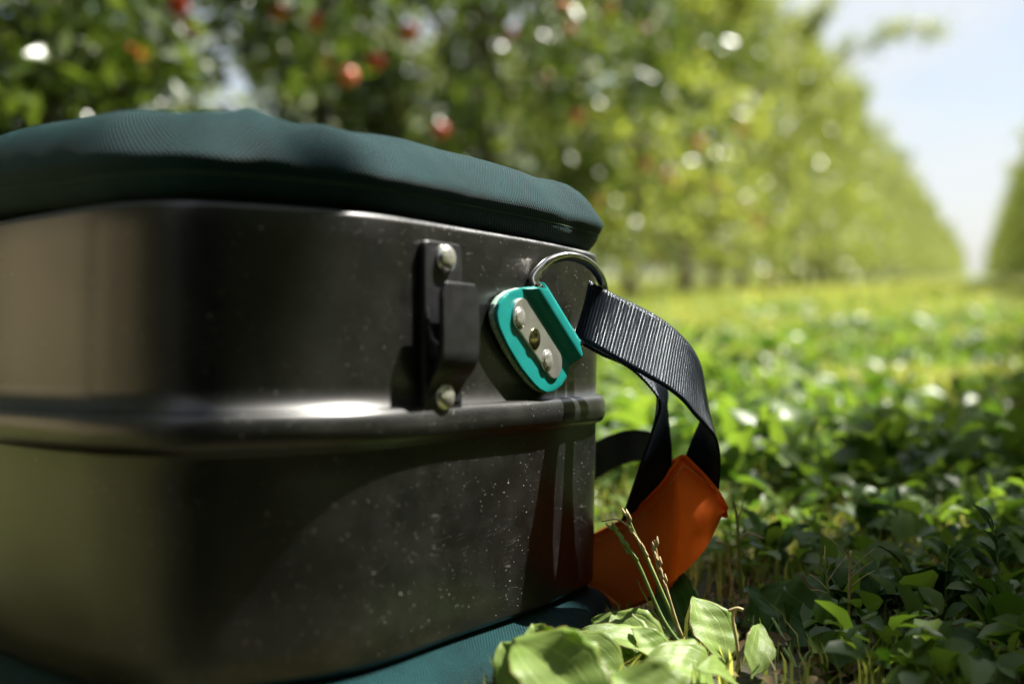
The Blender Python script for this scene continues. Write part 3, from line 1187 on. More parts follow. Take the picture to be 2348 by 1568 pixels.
def build_tree(seed, H=4.35, nleaf=6000, low=0.55, reach=1.0, overhang=False):
    """returns trunk mesh, crown mesh, list of spots for apples"""
    rg = random.Random(seed)
    rng = np.random.default_rng(seed)
    TV, TF = [], []

    def add(path, rad, seg):
        V, F = tube_points(path, rad, seg)
        b = len(TV)
        TV.extend(V)
        TF.extend(tuple(b + k for k in f) for f in F)
    path = [Vector((0.05 * math.sin(k * 1.3 + seed) * (k > 0), 0.05 * math.cos(k * 1.7 + seed) * (k > 0), H * 0.97 * k / 9 - (0.08 if k == 0 else 0))) for k in range(10)]
    path = catmull(path, 3)
    n = len(path)
    add(path, [0.062 * (1 - 0.85 * i / (n - 1)) + 0.018 * math.exp(-i * 0.9) for i in range(n)], 9)
    cents = []
    spots = []
    nl = 30
    for k in range(nl):
        t = (k + rg.random() * 0.8) / nl
        z = low + (H - low - 0.25) * t
        Lb = reach * (1.12 - 0.78 * t) * rg.uniform(0.75, 1.15)
        if overhang:
            Lb = reach * (0.66 + 1.0 * smoothstep(.15, .42, t) - 1.0 * smoothstep(.6, 1.0, t)) * rg.uniform(0.8, 1.15)
        a = k * 2.39996 + rg.uniform(-0.4, 0.4)
        base = path[min(n - 1, int(z / H * (n - 1)))].copy()
        base.z = z
        d = Vector((math.cos(a), math.sin(a), 0))
        pts = []
        for q in range(6):
            f = q / 5
            pts.append(base + d * (Lb * f) + Vector((rg.uniform(-.04, .04) * f, rg.uniform(-.04, .04) * f,
                                                     Lb * (0.45 * f - (0.62 + 0.2 * rg.random()) * f * f))))
        pts = catmull(pts, 2)
        m = len(pts)
        add(pts, [0.020 * (1 - 0.8 * i / (m - 1)) * (1.15 - 0.6 * t) for i in range(m)], 6)
        for i in range(2, m):
            cents.append(pts[i])
            if i > 3:
                # side twigs
                for _ in range(2):
                    tw = pts[i] + Vector((rg.gauss(0, .15), rg.gauss(0, .15), rg.gauss(-.05, .12)))
                    cents.append(tw)
            if i > 4: spots.append(pts[i] + Vector((rg.gauss(0, .06), rg.gauss(0, .06), -0.08 - rg.random() * .08)))
    for k in range(9):
        t = rg.uniform(0.45, 1.0)
        z = low + (H - low - 0.2) * t
        a = rg.uniform(0, 6.28)
        r0 = reach * (1.0 - 0.75 * t) * 0.7
        b0 = Vector((math.cos(a) * r0, math.sin(a) * r0, z))
        Ls = rg.uniform(0.5, 0.95)
        e0 = b0 + Vector((math.cos(a) * Ls * rg.uniform(.3, .8), math.sin(a) * Ls * rg.uniform(.3, .8), Ls * rg.uniform(.3, .8)))
        pts = [b0, b0.lerp(e0, .5) + Vector((0, 0, .06)), e0]
        add(catmull(pts, 3), [0.009, 0.009, .008, .007, .006, .005, .003], 5)
        for q in catmull(pts, 5)[2:]:
            cents += [q, q]
    cents = np.array([tuple(c) for c in cents])
    # some clumps get most leaves, some almost none: light comes through
    wts = rng.random(len(cents)) ** 2.4
    cc = cents[rng.choice(len(cents), 4000, p=wts / wts.sum())]
    V, F, tint = leaf_cloud(rng, cc, 0.085, nleaf, 0.095)
    # clump-wise tint
    cl = 0.16 * np.sin(V[:, 0] * 7 + seed) * np.sin(V[:, 1] * 6) + 0.1 * np.sin(V[:, 2] * 9)
    tint = np.clip(tint + cl, 0, 1)
    keep_z = V[:, 2] > 0.22
    kf = keep_z[F].all(1)
    F = F[kf]
    tm = mesh_from('trunk', TV, TF)
    tm.materials.append(M_BARK)
    tm.polygons.foreach_set('use_smooth', [True] * len(tm.polygons))
    cm = fast_mesh('crown', V, F, attr=tint)
    cm.materials.append(M_CROWN_SHADE if overhang else M_CROWN)
    return tm, cm, spots, (V, F, tint)


def apple_mesh(mat):
    prof = [(0.0, -.026), (.008, -.0305), (.018, -.030), (.027, -.022), (.034, -.006), (.036, .008), (.032, .022), (.022, .031), (.012, .031), (.005, .025), (0.0, .021)]
    V, F = [], []
    ns = 14
    for (q, z) in prof:
        for k in range(ns):
            an = 2 * math.pi * k / ns
            V.append((q * math.cos(an), q * math.sin(an), z))
    for j in range(len(prof) - 1):
        for k in range(ns):
            F.append((j * ns + k, j * ns + (k + 1) % ns, (j + 1) * ns + (k + 1) % ns, (j + 1) * ns + k))
    me = mesh_from('apple', V, F)
    me.materials.append(mat)
    me.polygons.foreach_set('use_smooth', [True] * len(me.polygons))
    return me


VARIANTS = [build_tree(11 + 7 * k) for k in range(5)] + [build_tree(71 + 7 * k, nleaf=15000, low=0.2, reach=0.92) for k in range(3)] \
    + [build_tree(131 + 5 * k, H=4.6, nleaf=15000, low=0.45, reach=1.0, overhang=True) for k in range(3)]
APPLES = [apple_mesh(M_APPLE), apple_mesh(M_APPLE2)]
rt = random.Random(5)
ORD = ['first', 'second', 'third', 'fourth', 'fifth', 'sixth', 'seventh', 'eighth', 'ninth', 'tenth', 'eleventh', 'twelfth', 'thirteenth', 'fourteenth']
left_trees = []


def pruned_crown(raw, mw):
    """a crown with a gap in its foliage where the sun reaches the bucket"""
    V, F, tint = raw
    mwn = np.array(mw)
    C = V[F[:, 0]] @ mwn[:3, :3].T + mwn[:3, 3]
    S = np.array(SUN)
    Q = C - S[None, :] * ((C[:, 2] - 0.12) / S[2])[:, None]
    dx = np.maximum(0, np.maximum(-0.75 - Q[:, 0], Q[:, 0] - np.where(Q[:, 1] < .84, .23, .09)))
    dy = np.maximum(0, np.maximum(0.35 - Q[:, 1], Q[:, 1] - 1.04))
    d = np.hypot(dx, dy)
    h = np.abs(np.sin(F[:, 0] * 12.9898) * 43758.5453) % 1
    keep = d > 0.01 + 0.06 * h
    keep |= np.hypot(Q[:, 0] + 0.25, Q[:, 1] - 0.545) < 0.045      # one spray of leaves shades a patch of the rim
    me = fast_mesh('crown', V, F[keep], attr=tint)
    me.materials.append(M_CROWN)
    return me


def plant_tree(pos, var, label, group, scale=1.0, rz=0.0, apples=0, prune=False):
    t = empty('apple_tree', pos, label, 'tree', group, rot=(0, 0, rz))
    t.scale = (scale,) * 3
    tm, cm, spots, raw = VARIANTS[var]
    if prune:
        cm = pruned_crown(raw, Matrix.LocRotScale(Vector(pos), Matrix.Rotation(rz, 3, 'Z'), Vector((scale,) * 3)))
    for nm, me in (('trunk', tm), ('crown', cm)):
        o = bpy.data.objects.new(nm, me)
        COL.objects.link(o)
        o.parent = t
    if apples:
        for sp in rt.sample(spots, min(apples, len(spots))):
            o = bpy.data.objects.new('apple', APPLES[rt.random() < 0.5])
            COL.objects.link(o)
            o.parent = t
            o.location = sp
            o.rotation_euler = (rt.uniform(-.4, .4), rt.uniform(-.4, .4), rt.uniform(0, 6))
    return t


L_ROW, R_ROW = -2.9, 1.62
# left row: the trees the photo shows, from behind the bucket to the end of the alley
a, k, seen = -18.0, 0, 0
while a < 230:
    jit = rt.uniform(-.12, .12)
    p = EU * (L_ROW + rt.uniform(-.1, .1)) + ER * (a + jit)
    vis = a > 2.6
    if vis:
        seen += 1
    if not vis:
        lab, grp = 'apple tree of the left row, off to the left of the bucket', 'left row trees beside the bucket'
    elif seen <= 14:
        lab, grp = 'red fruited apple tree, %s along the sunlit left row counted from the left edge' % ORD[seen - 1], 'trees of the left orchard row'
    else:
        lab, grp = 'distant apple tree in the far part of the sunlit left row', 'distant trees of the left orchard row'
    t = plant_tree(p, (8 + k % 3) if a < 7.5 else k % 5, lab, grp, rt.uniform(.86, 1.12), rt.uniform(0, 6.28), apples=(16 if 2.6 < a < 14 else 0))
    left_trees.append((a, t))
    k += 1
    a += 1.75 if a < 30 else (2.3 if a < 60 else 4.0)
# fruit on the side facing the alley
for (x, y, au, mi) in [(408, 12, -2.45, 0), (430, 60, -2.45, 0), (722, 50, -2.45, 0), (300, 130, -2.45, 0), (330, 160, -2.45, 0),
                       (940, 75, -2.0, 1), (1300, 68, -1.95, 1), (1170, 82, -2.1, 1), (1515, 155, -1.95, 1), (1526, 232, -1.95, 1), (1322, 268, -2.0, 1),
                       (1395, 20, -2.0, 1), (1405, 60, -2.0, 1), (1600, 330, -2.0, 1), (1480, 380, -2.05, 1), (1700, 300, -2.0, 1), (860, 140, -2.2, 0), (1010, 300, -2.2, 0), (1250, 180, -2.1, 1), (1620, 120, -2.0, 1)]:
    r = ray(x, y, PITCH)
    p = r * (au / r.dot(EU)) + Vector((0, 0, CAM_H))
    ft = min(left_trees, key=lambda q: abs(q[0] - p.dot(ER)))[1]
    o = bpy.data.objects.new('apple', APPLES[mi])
    COL.objects.link(o)
    o.parent = ft
    o.location = ft.matrix_basis.inverted() @ p
    o.scale = (1.05,) * 3

# one long bough of the left row reaches out over the alley
bt = min(left_trees, key=lambda q: abs(q[0] - 19.5))[1]
bpth = catmull([bt.location + Vector((0, 0, 3.2)), PW(1985, 120, 19.6), PW(2050, 70, 19.8), PW(2160, 72, 20.0)], 6)
inv = bt.matrix_basis.inverted()
bpth = [inv @ q for q in bpth]
Vb, Fb = tube_points(bpth, [.02 - .014 * i / (len(bpth) - 1) for i in range(len(bpth))], 6)
bough = link_mesh('bough', mesh_from('bough', Vb, Fb), M_BARK, bt)
rgb_ = np.random.default_rng(77)
Vb, Fb, Tb = leaf_cloud(rgb_, np.array([tuple(q) for q in bpth[7:]]), 0.11, 420, 0.095)
bf = bpy.data.objects.new('foliage', fast_mesh('foliage', Vb, Fb, attr=Tb))
COL.objects.link(bf)
bf.parent = bough
bf.data.materials.append(M_CROWN)

# right row: shades the near ground, its far end shows at the right edge
a, k = -16.0, 2
while a < 230:
    p = EU * (R_ROW + rt.uniform(-.08, .08)) + ER * (a + rt.uniform(-.1, .1))
    if a > 14:
        lab, grp = 'shaded apple tree of the right row at the right edge of the alley', 'trees of the right orchard row'
    else:
        lab, grp = 'apple tree of the right row that shades the near grass', 'near trees of the right orchard row'
    plant_tree(p, 5 + k % 3 if a < 14 else k % 5, lab, grp, rt.uniform(.92, 1.05) * (0.90 if a < 3.3 else ((0.72 if a < 5.2 else 0.64) if a < 14 else 1.0)), rt.uniform(0, 6.28), prune=(-1 < a < 8))
    k += 4
    a += 1.3 if a < 6 else (1.75 if a < 30 else (2.3 if a < 60 else 4.0))
# next row beyond the left one, glimpsed between its crowns
a, k = -14.0, 1
while a < 80:
    p = EU * (L_ROW - 5.0 + rt.uniform(-.1, .1)) + ER * (a + rt.uniform(-.2, .2))
    plant_tree(p, k % 5, 'dark apple tree of the row behind the left row', 'trees of the row behind the left row', rt.uniform(.9, 1.05), rt.uniform(0, 6.28))
    k += 2
    a += 2.0

# next row beyond the right one, out of the picture but mirrored in the metal
a, k = -16.0, 0
while a < 16:
    p = EU * (R_ROW + 4.6 + rt.uniform(-.1, .1)) + ER * (a + rt.uniform(-.2, .2))
    plant_tree(p, 5 + k % 3, 'apple tree of the row behind the right row', 'trees of the row behind the right row', rt.uniform(.9, 1.05), rt.uniform(0, 6.28))
    k += 1
    a += 1.8

# ------------------------------------------------------------------ wooden bins added out of view to give the metal a tan reflection


def box_part(name, c, sz, mat, parent):
    me = bpy.data.meshes.new(name)
    b = bmesh.new()
    bmesh.ops.create_cube(b, size=1.0)
    for v in b.verts:
        v.co = Vector((v.co.x * sz[0] + c[0], v.co.y * sz[1] + c[1], v.co.z * sz[2] + c[2]))
    b.to_mesh(me); b.free()
    o = link_mesh(name, me, mat, parent, smooth=False)
    bevel(o, 0.004, 2, 40)
    return o


BW, BH = 1.1, 0.76
for (bx, by, br, blab) in ((-2.75, 1.25, 12, 'slatted wooden bin added out of view by the left row, farther from the camera'),
                           (-2.60, -0.02, 14, 'slatted wooden bin added out of view by the left row, nearer to the camera')):
    bn = empty('added_bin', (bx, by, 0), blab, 'bin', 'added bins beside the left row', rot=(0, 0, R(br)))
    for k in range(5):
        z = 0.16 + k * 0.135
        for sg in (-1, 1):
            box_part('plank', (sg * BW / 2, 0, z), (.022, BW - .05, .122), M_WOOD, bn)
            box_part('plank', (0, sg * (BW / 2), z), (BW + .022, .022, .122), M_WOOD, bn)
    for sx in (-1, 1):
        for sy in (-1, 1):
            box_part('corner_post', (sx * (BW / 2 - .045), sy * (BW / 2 - .045), BH / 2 + .04), (.06, .06, BH), M_WOOD, bn)
    for k in (-1, 0, 1):
        box_part('skid', (0, k * .45, .045), (BW, .08, .09), M_WOOD, bn)
    for k in range(7):
        box_part('floor_board', (-.48 + k * .16, 0, .10), (.14, BW - .04, .02), M_WOOD, bn)

# black plastic crates added unseen behind the camera to darken the metal's mirror image
M_CRATE = mat_simple('black_plastic', (0.012, 0.013, 0.012), 0.6, noise=0.2, nscale=30)
for (cx, cy, cr_, slab) in ((-.80, -.34, 38, 'the leftmost stack'), (-.36, -.66, 14, 'the second stack from the left'),
                            (.22, -.72, -8, 'the third stack from the left'), (.72, -.46, -40, 'the rightmost stack')):
    for lv in range(3):
        ct = empty('added_crate', (cx, cy, .02 + lv * .315), 'black plastic crate added unseen behind the camera, %s of %s' % (('lowest', 'middle', 'topmost')[lv], slab),
                   'crate', 'added crates stacked unseen behind the camera', rot=(0, 0, R(cr_ + lv * 3)))
        box_part('floor', (0, 0, .012), (.56, .37, .016), M_CRATE, ct)
        for sg in (-1, 1):
            box_part('side_wall', (0, sg * .19, .155), (.59, .012, .30), M_CRATE, ct)
            box_part('end_wall', (sg * .29, 0, .155), (.012, .366, .30), M_CRATE, ct)
            box_part('rim', (0, sg * .202, .29), (.61, .016, .03), M_CRATE, ct)
            for q in range(5):
                box_part('rib', (-.24 + q * .12, sg * .199, .14), (.012, .008, .26), M_CRATE, ct)

# ------------------------------------------------------------------ grass and ground cover
rng = np.random.default_rng(3)


def in_bucket(x, y, grow=0.03):
    """rough test: inside the bucket's footprint"""
    cx, cy = -0.13, 0.77
    ang = np.arctan2(y - cy, x - cx)
    pa = np.array([math.atan2(p.y - cy, p.x - cx) for p in PLAN])
    pr = np.array([math.hypot(p.y - cy, p.x - cx) for p in PLAN])
    o = np.argsort(pa)
    rr = np.interp(ang, pa[o], pr[o], period=2 * math.pi)
    return np.hypot(x - cx, y - cy) < rr + grow


def clump(x, y):
    return 0.5 + 0.25 * np.sin(x * 3.1 + 1.3 * np.sin(y * 2.2)) + 0.25 * np.sin(y * 3.7 + 1.7 * np.sin(x * 1.9 + 1))


def blades(n, x, y, h, w, lean=0.45):
    ang = rng.uniform(0, 2 * math.pi, n)
    dx, dy = np.cos(ang), np.sin(ang)
    la = rng.uniform(0.1, 1.0, n) * lean
    hh = h * rng.uniform(0.5, 1.3, n)
    ww = w * rng.uniform(0.6, 1.3, n)
    fa = rng.uniform(0, 2 * math.pi, n)
    sx, sy = np.cos(fa) * ww * .5, np.sin(fa) * ww * .5
    base = np.stack([x, y, np.zeros(n) - 0.004], 1)
    mid = base + np.stack([dx * hh * la * .35, dy * hh * la * .35, hh * .6], 1)
    tip = base + np.stack([dx * hh * la * 1.2, dy * hh * la * 1.2, hh * (1 - .35 * la)], 1)
    s = np.stack([sx, sy, np.zeros(n)], 1)
    V = np.stack([base - s, base + s, mid + s * .8, mid - s * .8, tip], 1).reshape(-1, 3)
    b = np.arange(n)[:, None] * 5
    F = np.concatenate([b + np.array([0, 1, 2]), b + np.array([0, 2, 3]), b + np.array([3, 2, 4])], 0)
    tint = np.repeat(np.clip(rng.normal(0.45, 0.25, n) + 0.3 * (clump(x * .6, y * .6) - .5), 0, 1), 5)
    return V, F, tint


def wedge(n, y0, y1, pw=1.0, spread=0.56, off=0.12):
    y = y0 + (y1 - y0) * rng.random(n) ** pw
    x = (rng.random(n) * 2 - 1) * (y * spread + off)
    return x, y


parts = []
for (n, y0, y1, pw, h, w) in ((46000, .50, 2.2, 1.0, .052, .0024), (80000, 2.2, 9.0, 1.2, .085, .007), (80000, 9.0, 60.0, 1.4, .11, .022)):
    x, y = wedge(n, y0, y1, pw)
    k = ~in_bucket(x, y)
    x, y = x[k], y[k]
    keep = rng.random(len(x)) < 0.25 + 0.75 * clump(x, y)
    x, y = x[keep], y[keep]
    near = (y < .95) & (x < .22)
    kk = ~near | (rng.random(len(x)) < .4)
    x, y = x[kk], y[kk]
    hh = h * (0.55 + 0.9 * clump(x, y)) * np.where(y < 1.2, .62, np.where(y < 3.6, .75, 1.0))
    parts.append(blades(len(x), x, y, hh, w))
# all round, for what the metal mirrors
n = 30000
x, y = rng.uniform(-7, 3, n), rng.uniform(-6, 5, n)
k = (np.abs(x) > np.maximum(y, 0) * .6 + .35) & (np.hypot(x, y) > .55)
x, y = x[k], y[k]
parts.append(blades(len(x), x, y, .09 * (0.5 + clump(x, y)), .009))


n = 30000
x, y = rng.uniform(-2.6, -.05, n), rng.uniform(-1.0, 1.6, n)
k = (np.abs(x) > np.maximum(y, 0) * .6 + .2) & ~in_bucket(x, y)
x, y = x[k], y[k]
parts.append(blades(len(x), x, y, .06 * (0.5 + clump(x, y)), .006))


def merge(parts):
    V, F, T, o = [], [], [], 0
    for v, f, t in parts:
        V.append(v); F.append(f + o); T.append(t); o += len(v)
    return np.concatenate(V), np.concatenate(F), np.concatenate(T)


V, F, T = merge(parts)
gr = bpy.data.objects.new('grass', fast_mesh('grass', V, F, attr=T))
COL.objects.link(gr)
gr.data.materials.append(M_GRASS)
tag(gr, 'short green grass covering the alley between the orchard rows', 'grass', kind='stuff')


def weed_leaves(n, x, y, z, size, tilt=0.7):
    """rounded eight-cornered leaves, slightly cupped, mostly facing up"""
    yaw = rng.uniform(0, 2 * math.pi, n)
    tl = rng.normal(0.0, tilt, n)
    ax = np.stack([np.cos(yaw) * np.cos(tl), np.sin(yaw) * np.cos(tl), np.sin(tl)], 1)
    sd_ = np.stack([-np.sin(yaw), np.cos(yaw), rng.normal(0, .3, n)], 1)
    sd_ /= np.linalg.norm(sd_, axis=1)[:, None]
    nr = np.cross(ax, sd_)
    L = size * np.clip(rng.lognormal(-.08, .42, n), .35, 1.9)[:, None]
    asp = rng.uniform(.5, .8, n)[:, None]
    c = np.stack([x, y, z], 1)
    prof = [(-.5, 0), (-.3, .32), (.02, .5), (.32, .34), (.5, 0), (.32, -.34), (.02, -.5), (-.3, -.32)]
    vs_ = []
    for (a_, b_) in prof:
        vs_.append(c + ax * (L * a_) + sd_ * (L * asp * b_) + nr * (L * (abs(b_) * .28 - a_ * a_ * .35)))
    vs_.append(c)
    V = np.stack(vs_, 1).reshape(-1, 3)
    V[:, 2] = np.maximum(V[:, 2], 0.002)
    b = np.arange(n)[:, None] * 9
    F = np.concatenate([b + np.array([8, q, (q + 1) % 8]) for q in range(8)], 0)
    tint = np.repeat(np.clip(rng.normal(.45, .25, n), 0, 1), 9)
    return V, F, tint


parts = []
for (n, y0, y1, pw, size, zmax) in ((9000, .64, 1.7, 1.0, .023, .042), (17000, 1.25, 4.2, 1.0, .038, .085), (9000, 4.0, 11.0, 1.2, .05, .09)):
    x, y = wedge(n, y0, y1, pw)
    k = ~in_bucket(x, y, .05)
    # leave the near grass in front of the bucket open
    k &= ~((y < .95) & (x < .20))
    x, y = x[k], y[k]
    keep = rng.random(len(x)) < 0.2 + 0.8 * clump(x * 1.7 + 2, y * 1.7)
    x, y = x[keep], y[keep]
    z = rng.random(len(x)) ** 0.8 * zmax * (0.4 + 0.8 * clump(x * 1.7 + 2, y * 1.7)) + .006
    parts.append(weed_leaves(len(x), x, y, z, size))
V, F, T = merge(parts)
wc = bpy.data.objects.new('ground_cover', fast_mesh('ground_cover', V, F, attr=T))
COL.objects.link(wc)
wc.data.materials.append(M_COVER)
wc.data.polygons.foreach_set('use_smooth', [True] * len(wc.data.polygons))
tag(wc, 'low broad leaved weeds growing among the grass', 'weeds', kind='stuff')


# dry litter on the soil: flat bits of old leaf and straw
x, y = wedge(4200, .52, 2.6, 1.0)
k = ~in_bucket(x, y, .0)
x, y = x[k], y[k]
z = rng.random(len(x)) * .008 + .003
Vl, Fl, Tl = weed_leaves(len(x), x, y, z, .014, tilt=.25)
lt = bpy.data.objects.new('dry_litter', fast_mesh('dry_litter', Vl, Fl, attr=Tl))
COL.objects.link(lt)
lt.data.materials.append(mat_leaf('dry_leaf', (0.055, 0.038, 0.020), (0.30, 0.22, 0.11), 0.15, 0.7, spec=0.1))
tag(lt, 'dry bits of old leaf and straw on the soil', 'litter', kind='stuff')

# ------------------------------------------------------------------ foreground plants
def leaf_blade(name, root, base, tip, width, facing, mat, parent, cup=0.25, wave=0.05, arch=0.12, petiole=0.0, lobes=0.0, seed=0, shape=1.0):
    """one leaf: base -> tip (world), facing = rough upper-side normal; width in metres"""
    rg = random.Random(seed)
    base, tip = Vector(base), Vector(tip)
    ax = tip - base
    L = ax.length
    ax.normalize()
    nr = (Vector(facing) - ax * Vector(facing).dot(ax)).normalized()
    sd_ = ax.cross(nr)
    nl, nw = 26, 12
    ph = [rg.uniform(0, 6.28) for _ in range(6)]
    P, U = [], []
    for i in range(nl + 1):
        t = i / nl
        tb = max(0.0, (t - petiole) / (1 - petiole))
        w = width * 0.5 * (math.sin(math.pi * tb ** (0.78 * shape)) ** 0.72 if 0 < tb < 1 else 0)
        w = max(w, width * 0.035 * (1 - t) + 0.0004)
        c = base + ax * (L * t) + nr * (L * arch * math.sin(math.pi * t))
        row, ur = [], []
        for j in range(nw + 1):
            u = j / nw * 2 - 1
            ed = abs(u) ** 1.5
            ww = w * (1 + lobes * ed * (0.5 * math.sin(t * 42 + ph[0]) + 0.5 * math.sin(t * 23 + ph[1] + u)))
            hgt = cup * ww * (abs(u) ** 1.4) + wave * width * ed * math.sin(t * 11 + ph[2] + (1.7 if u > 0 else 0)) \
                - 0.012 * ww * math.cos(u * math.pi / 0.42) * (tb > 0)
            hgt += 0.010 * width * math.sin(t * 31 + ph[3] + u * 5) * (tb > 0)
            row.append(c + sd_ * (ww * u) + nr * hgt - root)
            ur.append((u, t))
        P.append(row); U.append(ur)
    o = link_mesh(name, grid_mesh(name, P, False, U), mat, parent)
    solidify(o, 0.00045, 0)
    return o


def stalk(name, root, pts, r0, r1, mat, parent, seg=7, per=6):
    path = catmull([Vector(p) - root for p in pts], per)
    n = len(path)
    V, F = tube_points(path, [r0 + (r1 - r0) * i / (n - 1) for i in range(n)], seg)
    return link_mesh(name, mesh_from(name, V, F), mat, parent)


def plant(name, px, label, cat, d=None):
    b = PW(px[0], px[1], d) if d else ground_at(*px)
    b.z = 0
    return empty(name, b, label, cat), b


# plantain whose pale leaves stand sharp in front of the orange pad
pr, rb = plant('plantain_plant', (1600, 1560), 'bright green broadleaf plantain in front of the orange pad, leaves in sunlight', 'plant')
CAMV = Vector((0, -1, 0.35))
lf = [  # base px+d, tip px+d, width, facing, arch, seed
    ((1668, 1580, .745), (1588, 1366, .775), .036, (.40, -.8, .7), .06, 1),
    ((1545, 1530, .75), (1356, 1418, .77), .036, (.2, -.75, .8), .14, 2),
    ((1560, 1545, .74), (1330, 1446, .735), .028, (0, -.35, 1), .10, 3),
    ((1650, 1610, .70), (1478, 1512, .69), .042, (-.1, -.5, 1), .14, 4),
    ((1690, 1600, .70), (1600, 1535, .665), .024, (.3, -.5, 1), .12, 5),
    ((1480, 1560, .735), (1408, 1400, .77), .030, (.15, -.85, .6), .08, 6),
    ((1540, 1570, .73), (1448, 1440, .74), .026, (.5, -.7, .6), .10, 7),
    ((1440, 1570, .70), (1280, 1455, .72), .030, (-.1, -.5, .9), .14, 8),
    ((1720, 1575, .72), (1742, 1430, .76), .022, (.3, -.8, .6), .10, 9),
]
for (b0, t0, w, fc, ar, sd0) in lf:
    b_, t_ = PW(*b0), PW(*t0)
    b_.z = max(b_.z, 0.004)
    leaf_blade('leaf', rb, b_, t_, w, fc, M_PLANT, pr, arch=ar, petiole=.10, seed=sd0, cup=.22, lobes=.05)
    if b_.z > .01:
        stalk('leaf_stem', rb, [rb + Vector((0, 0, -.002)), rb.lerp(b_, .6) + Vector((0, 0, -.002)), b_], .0016, .0012, M_STALK, pr)

# blurred big leaves at the very front, against the canvas base
pr, rb = plant('broadleaf_weed', (1330, 1700), 'large pale lobed leaves pressed against the canvas base at the bottom edge', 'plant')
for (b0, t0, w, fc, ar, sd0, sh) in [
    ((1400, 1660, .62), (1176, 1462, .665), .050, (-.15, -.75, .8), .10, 11, 1.1),
    ((1300, 1600, .66), (1222, 1430, .70), .034, (-.45, -.8, .45), .06, 13, 1.0),
    ((1560, 1690, .60), (1400, 1545, .62), .050, (.0, -.5, 1), .14, 14, 1.0),
    ((1240, 1640, .64), (1152, 1470, .68), .030, (-.5, -.7, .5), .08, 15, 1.0),
]:
    b_, t_ = PW(*b0), PW(*t0)
    b_.z = max(b_.z, 0.004)
    leaf_blade('leaf', rb, b_, t_, w, fc, M_PLANT, pr, arch=ar, petiole=.06, seed=sd0, cup=.26, wave=.07, lobes=.09, shape=sh)
    if b_.z > .01:
        stalk('leaf_stem', rb, [rb + Vector((0, 0, -.002)), rb.lerp(b_, .6), b_], .0018, .0014, M_STALK, pr)

# darker plantain leaf behind, in front of the pad
pr, rb = plant('plantain_plant', (1600, 1478), 'dark green plantain with one upright leaf right against the orange pad', 'plant')
for (b0, t0, w, fc, ar, sd0) in [
    ((1590, 1475, .80), (1532, 1294, .84), .034, (-.5, -1, .2), .08, 21),
    ((1620, 1475, .80), (1660, 1390, .86), .026, (.4, -.6, .8), .12, 22),
    ((1600, 1470, .80), (1500, 1452, .80), .022, (0, -.4, 1), .15, 23),
]:
    b_, t_ = PW(*b0), PW(*t0)
    b_.z = max(b_.z, .004)
    leaf_blade('leaf', rb, b_, t_, w, fc, M_PLANT_D, pr, arch=ar, petiole=.08, seed=sd0, lobes=.08)

# broad dark weed at the right
pr, rb = plant('broadleaf_weed', (1830, 1530), 'dark green weed with one broad drooping leaf, in shade right of the plantain', 'plant')
for (b0, t0, w, fc, ar, sd0) in [
    ((1730, 1372, .86), (1915, 1520, .78), .058, (-.35, -1, .75), .10, 31),
    ((1750, 1500, .80), (1715, 1345, .84), .034, (.6, -.8, .5), .10, 32),
    ((1880, 1540, .77), (1960, 1420, .80), .030, (-.3, -.8, .7), .10, 33),
    ((2050, 1560, .74), (2300, 1520, .74), .060, (0, -.6, 1), .12, 34),
]:
    b_, t_ = PW(*b0), PW(*t0)
    b_.z = max(b_.z, .004)
    t_.z = max(t_.z, .004)
    leaf_blade('leaf', rb, b_, t_, w, fc, M_PLANT_D, pr, arch=ar, seed=sd0, lobes=.10, wave=.08)
    stalk('leaf_stem', rb, [rb + Vector((0, 0, -.002)), rb.lerp(b_, .5) + Vector((0, 0, .006)), b_], .0014, .0010, M_STALK, pr)

# small dandelion-like leaves further right
RL = random.Random(8)
for q, (x, y, lab) in enumerate([
    (1980, 1440, 'leafy dark weed in shade, left of the two thin twigs'),
    (2120, 1420, 'leafy dark weed in the shaded grass near the right edge'),
    (2290, 1470, 'leafy dark weed at the right edge of the picture'),
    (1760, 1300, 'leafy weed in half shade right of the orange pad'),
    (2010, 1260, 'blurred leafy weed in the shaded grass right of the orange pad')]):
    pr, rb = plant('broadleaf_weed', (x, y), lab, 'plant')
    for j in range(7):
        an = j * 0.9 + RL.uniform(0, .6)
        Lf = RL.uniform(.035, .065)
        el = RL.uniform(.25, 1.0)
        tip = rb + Vector((math.cos(an) * Lf * math.cos(el), math.sin(an) * Lf * math.cos(el), Lf * math.sin(el) + .012))
        leaf_blade('leaf', rb, rb + Vector((math.cos(an) * .004, math.sin(an) * .004, .003)), tip, Lf * RL.uniform(.4, .6), (-math.cos(an) * .6, -math.sin(an) * .6 - .2, 1),
                   M_PLANT_D, pr, arch=.15, petiole=.12, seed=100 + q * 10 + j, lobes=.12, wave=.08)


# grasses gone to seed: thin stalks from one root
def seed_head(root, path, parent, mat, r=0.0016, nsp=9, seed=0):
    rg = random.Random(seed)
    V, F = [], []
    for k in range(nsp):
        f = k / nsp
        i = int(f * (len(path) - 1))
        p = path[i]
        d = (path[min(len(path) - 1, i + 1)] - path[max(0, i - 1)]).normalized()
        o = (d.orthogonal() * rg.choice((-1, 1))).normalized()
        o = Quaternion(d, rg.uniform(0, 6.28)) @ o
        pts = [p - root, p + d * .003 + o * .0016 - root, p + d * .0075 + o * .0022 - root]
        v, fc = tube_points(pts, [r * .5, r, r * .25], 6)
        b = len(V)
        V += v
        F += [tuple(b + z for z in q) for q in fc]
    return link_mesh('seed_head', mesh_from('seed_head', V, F), mat, parent)


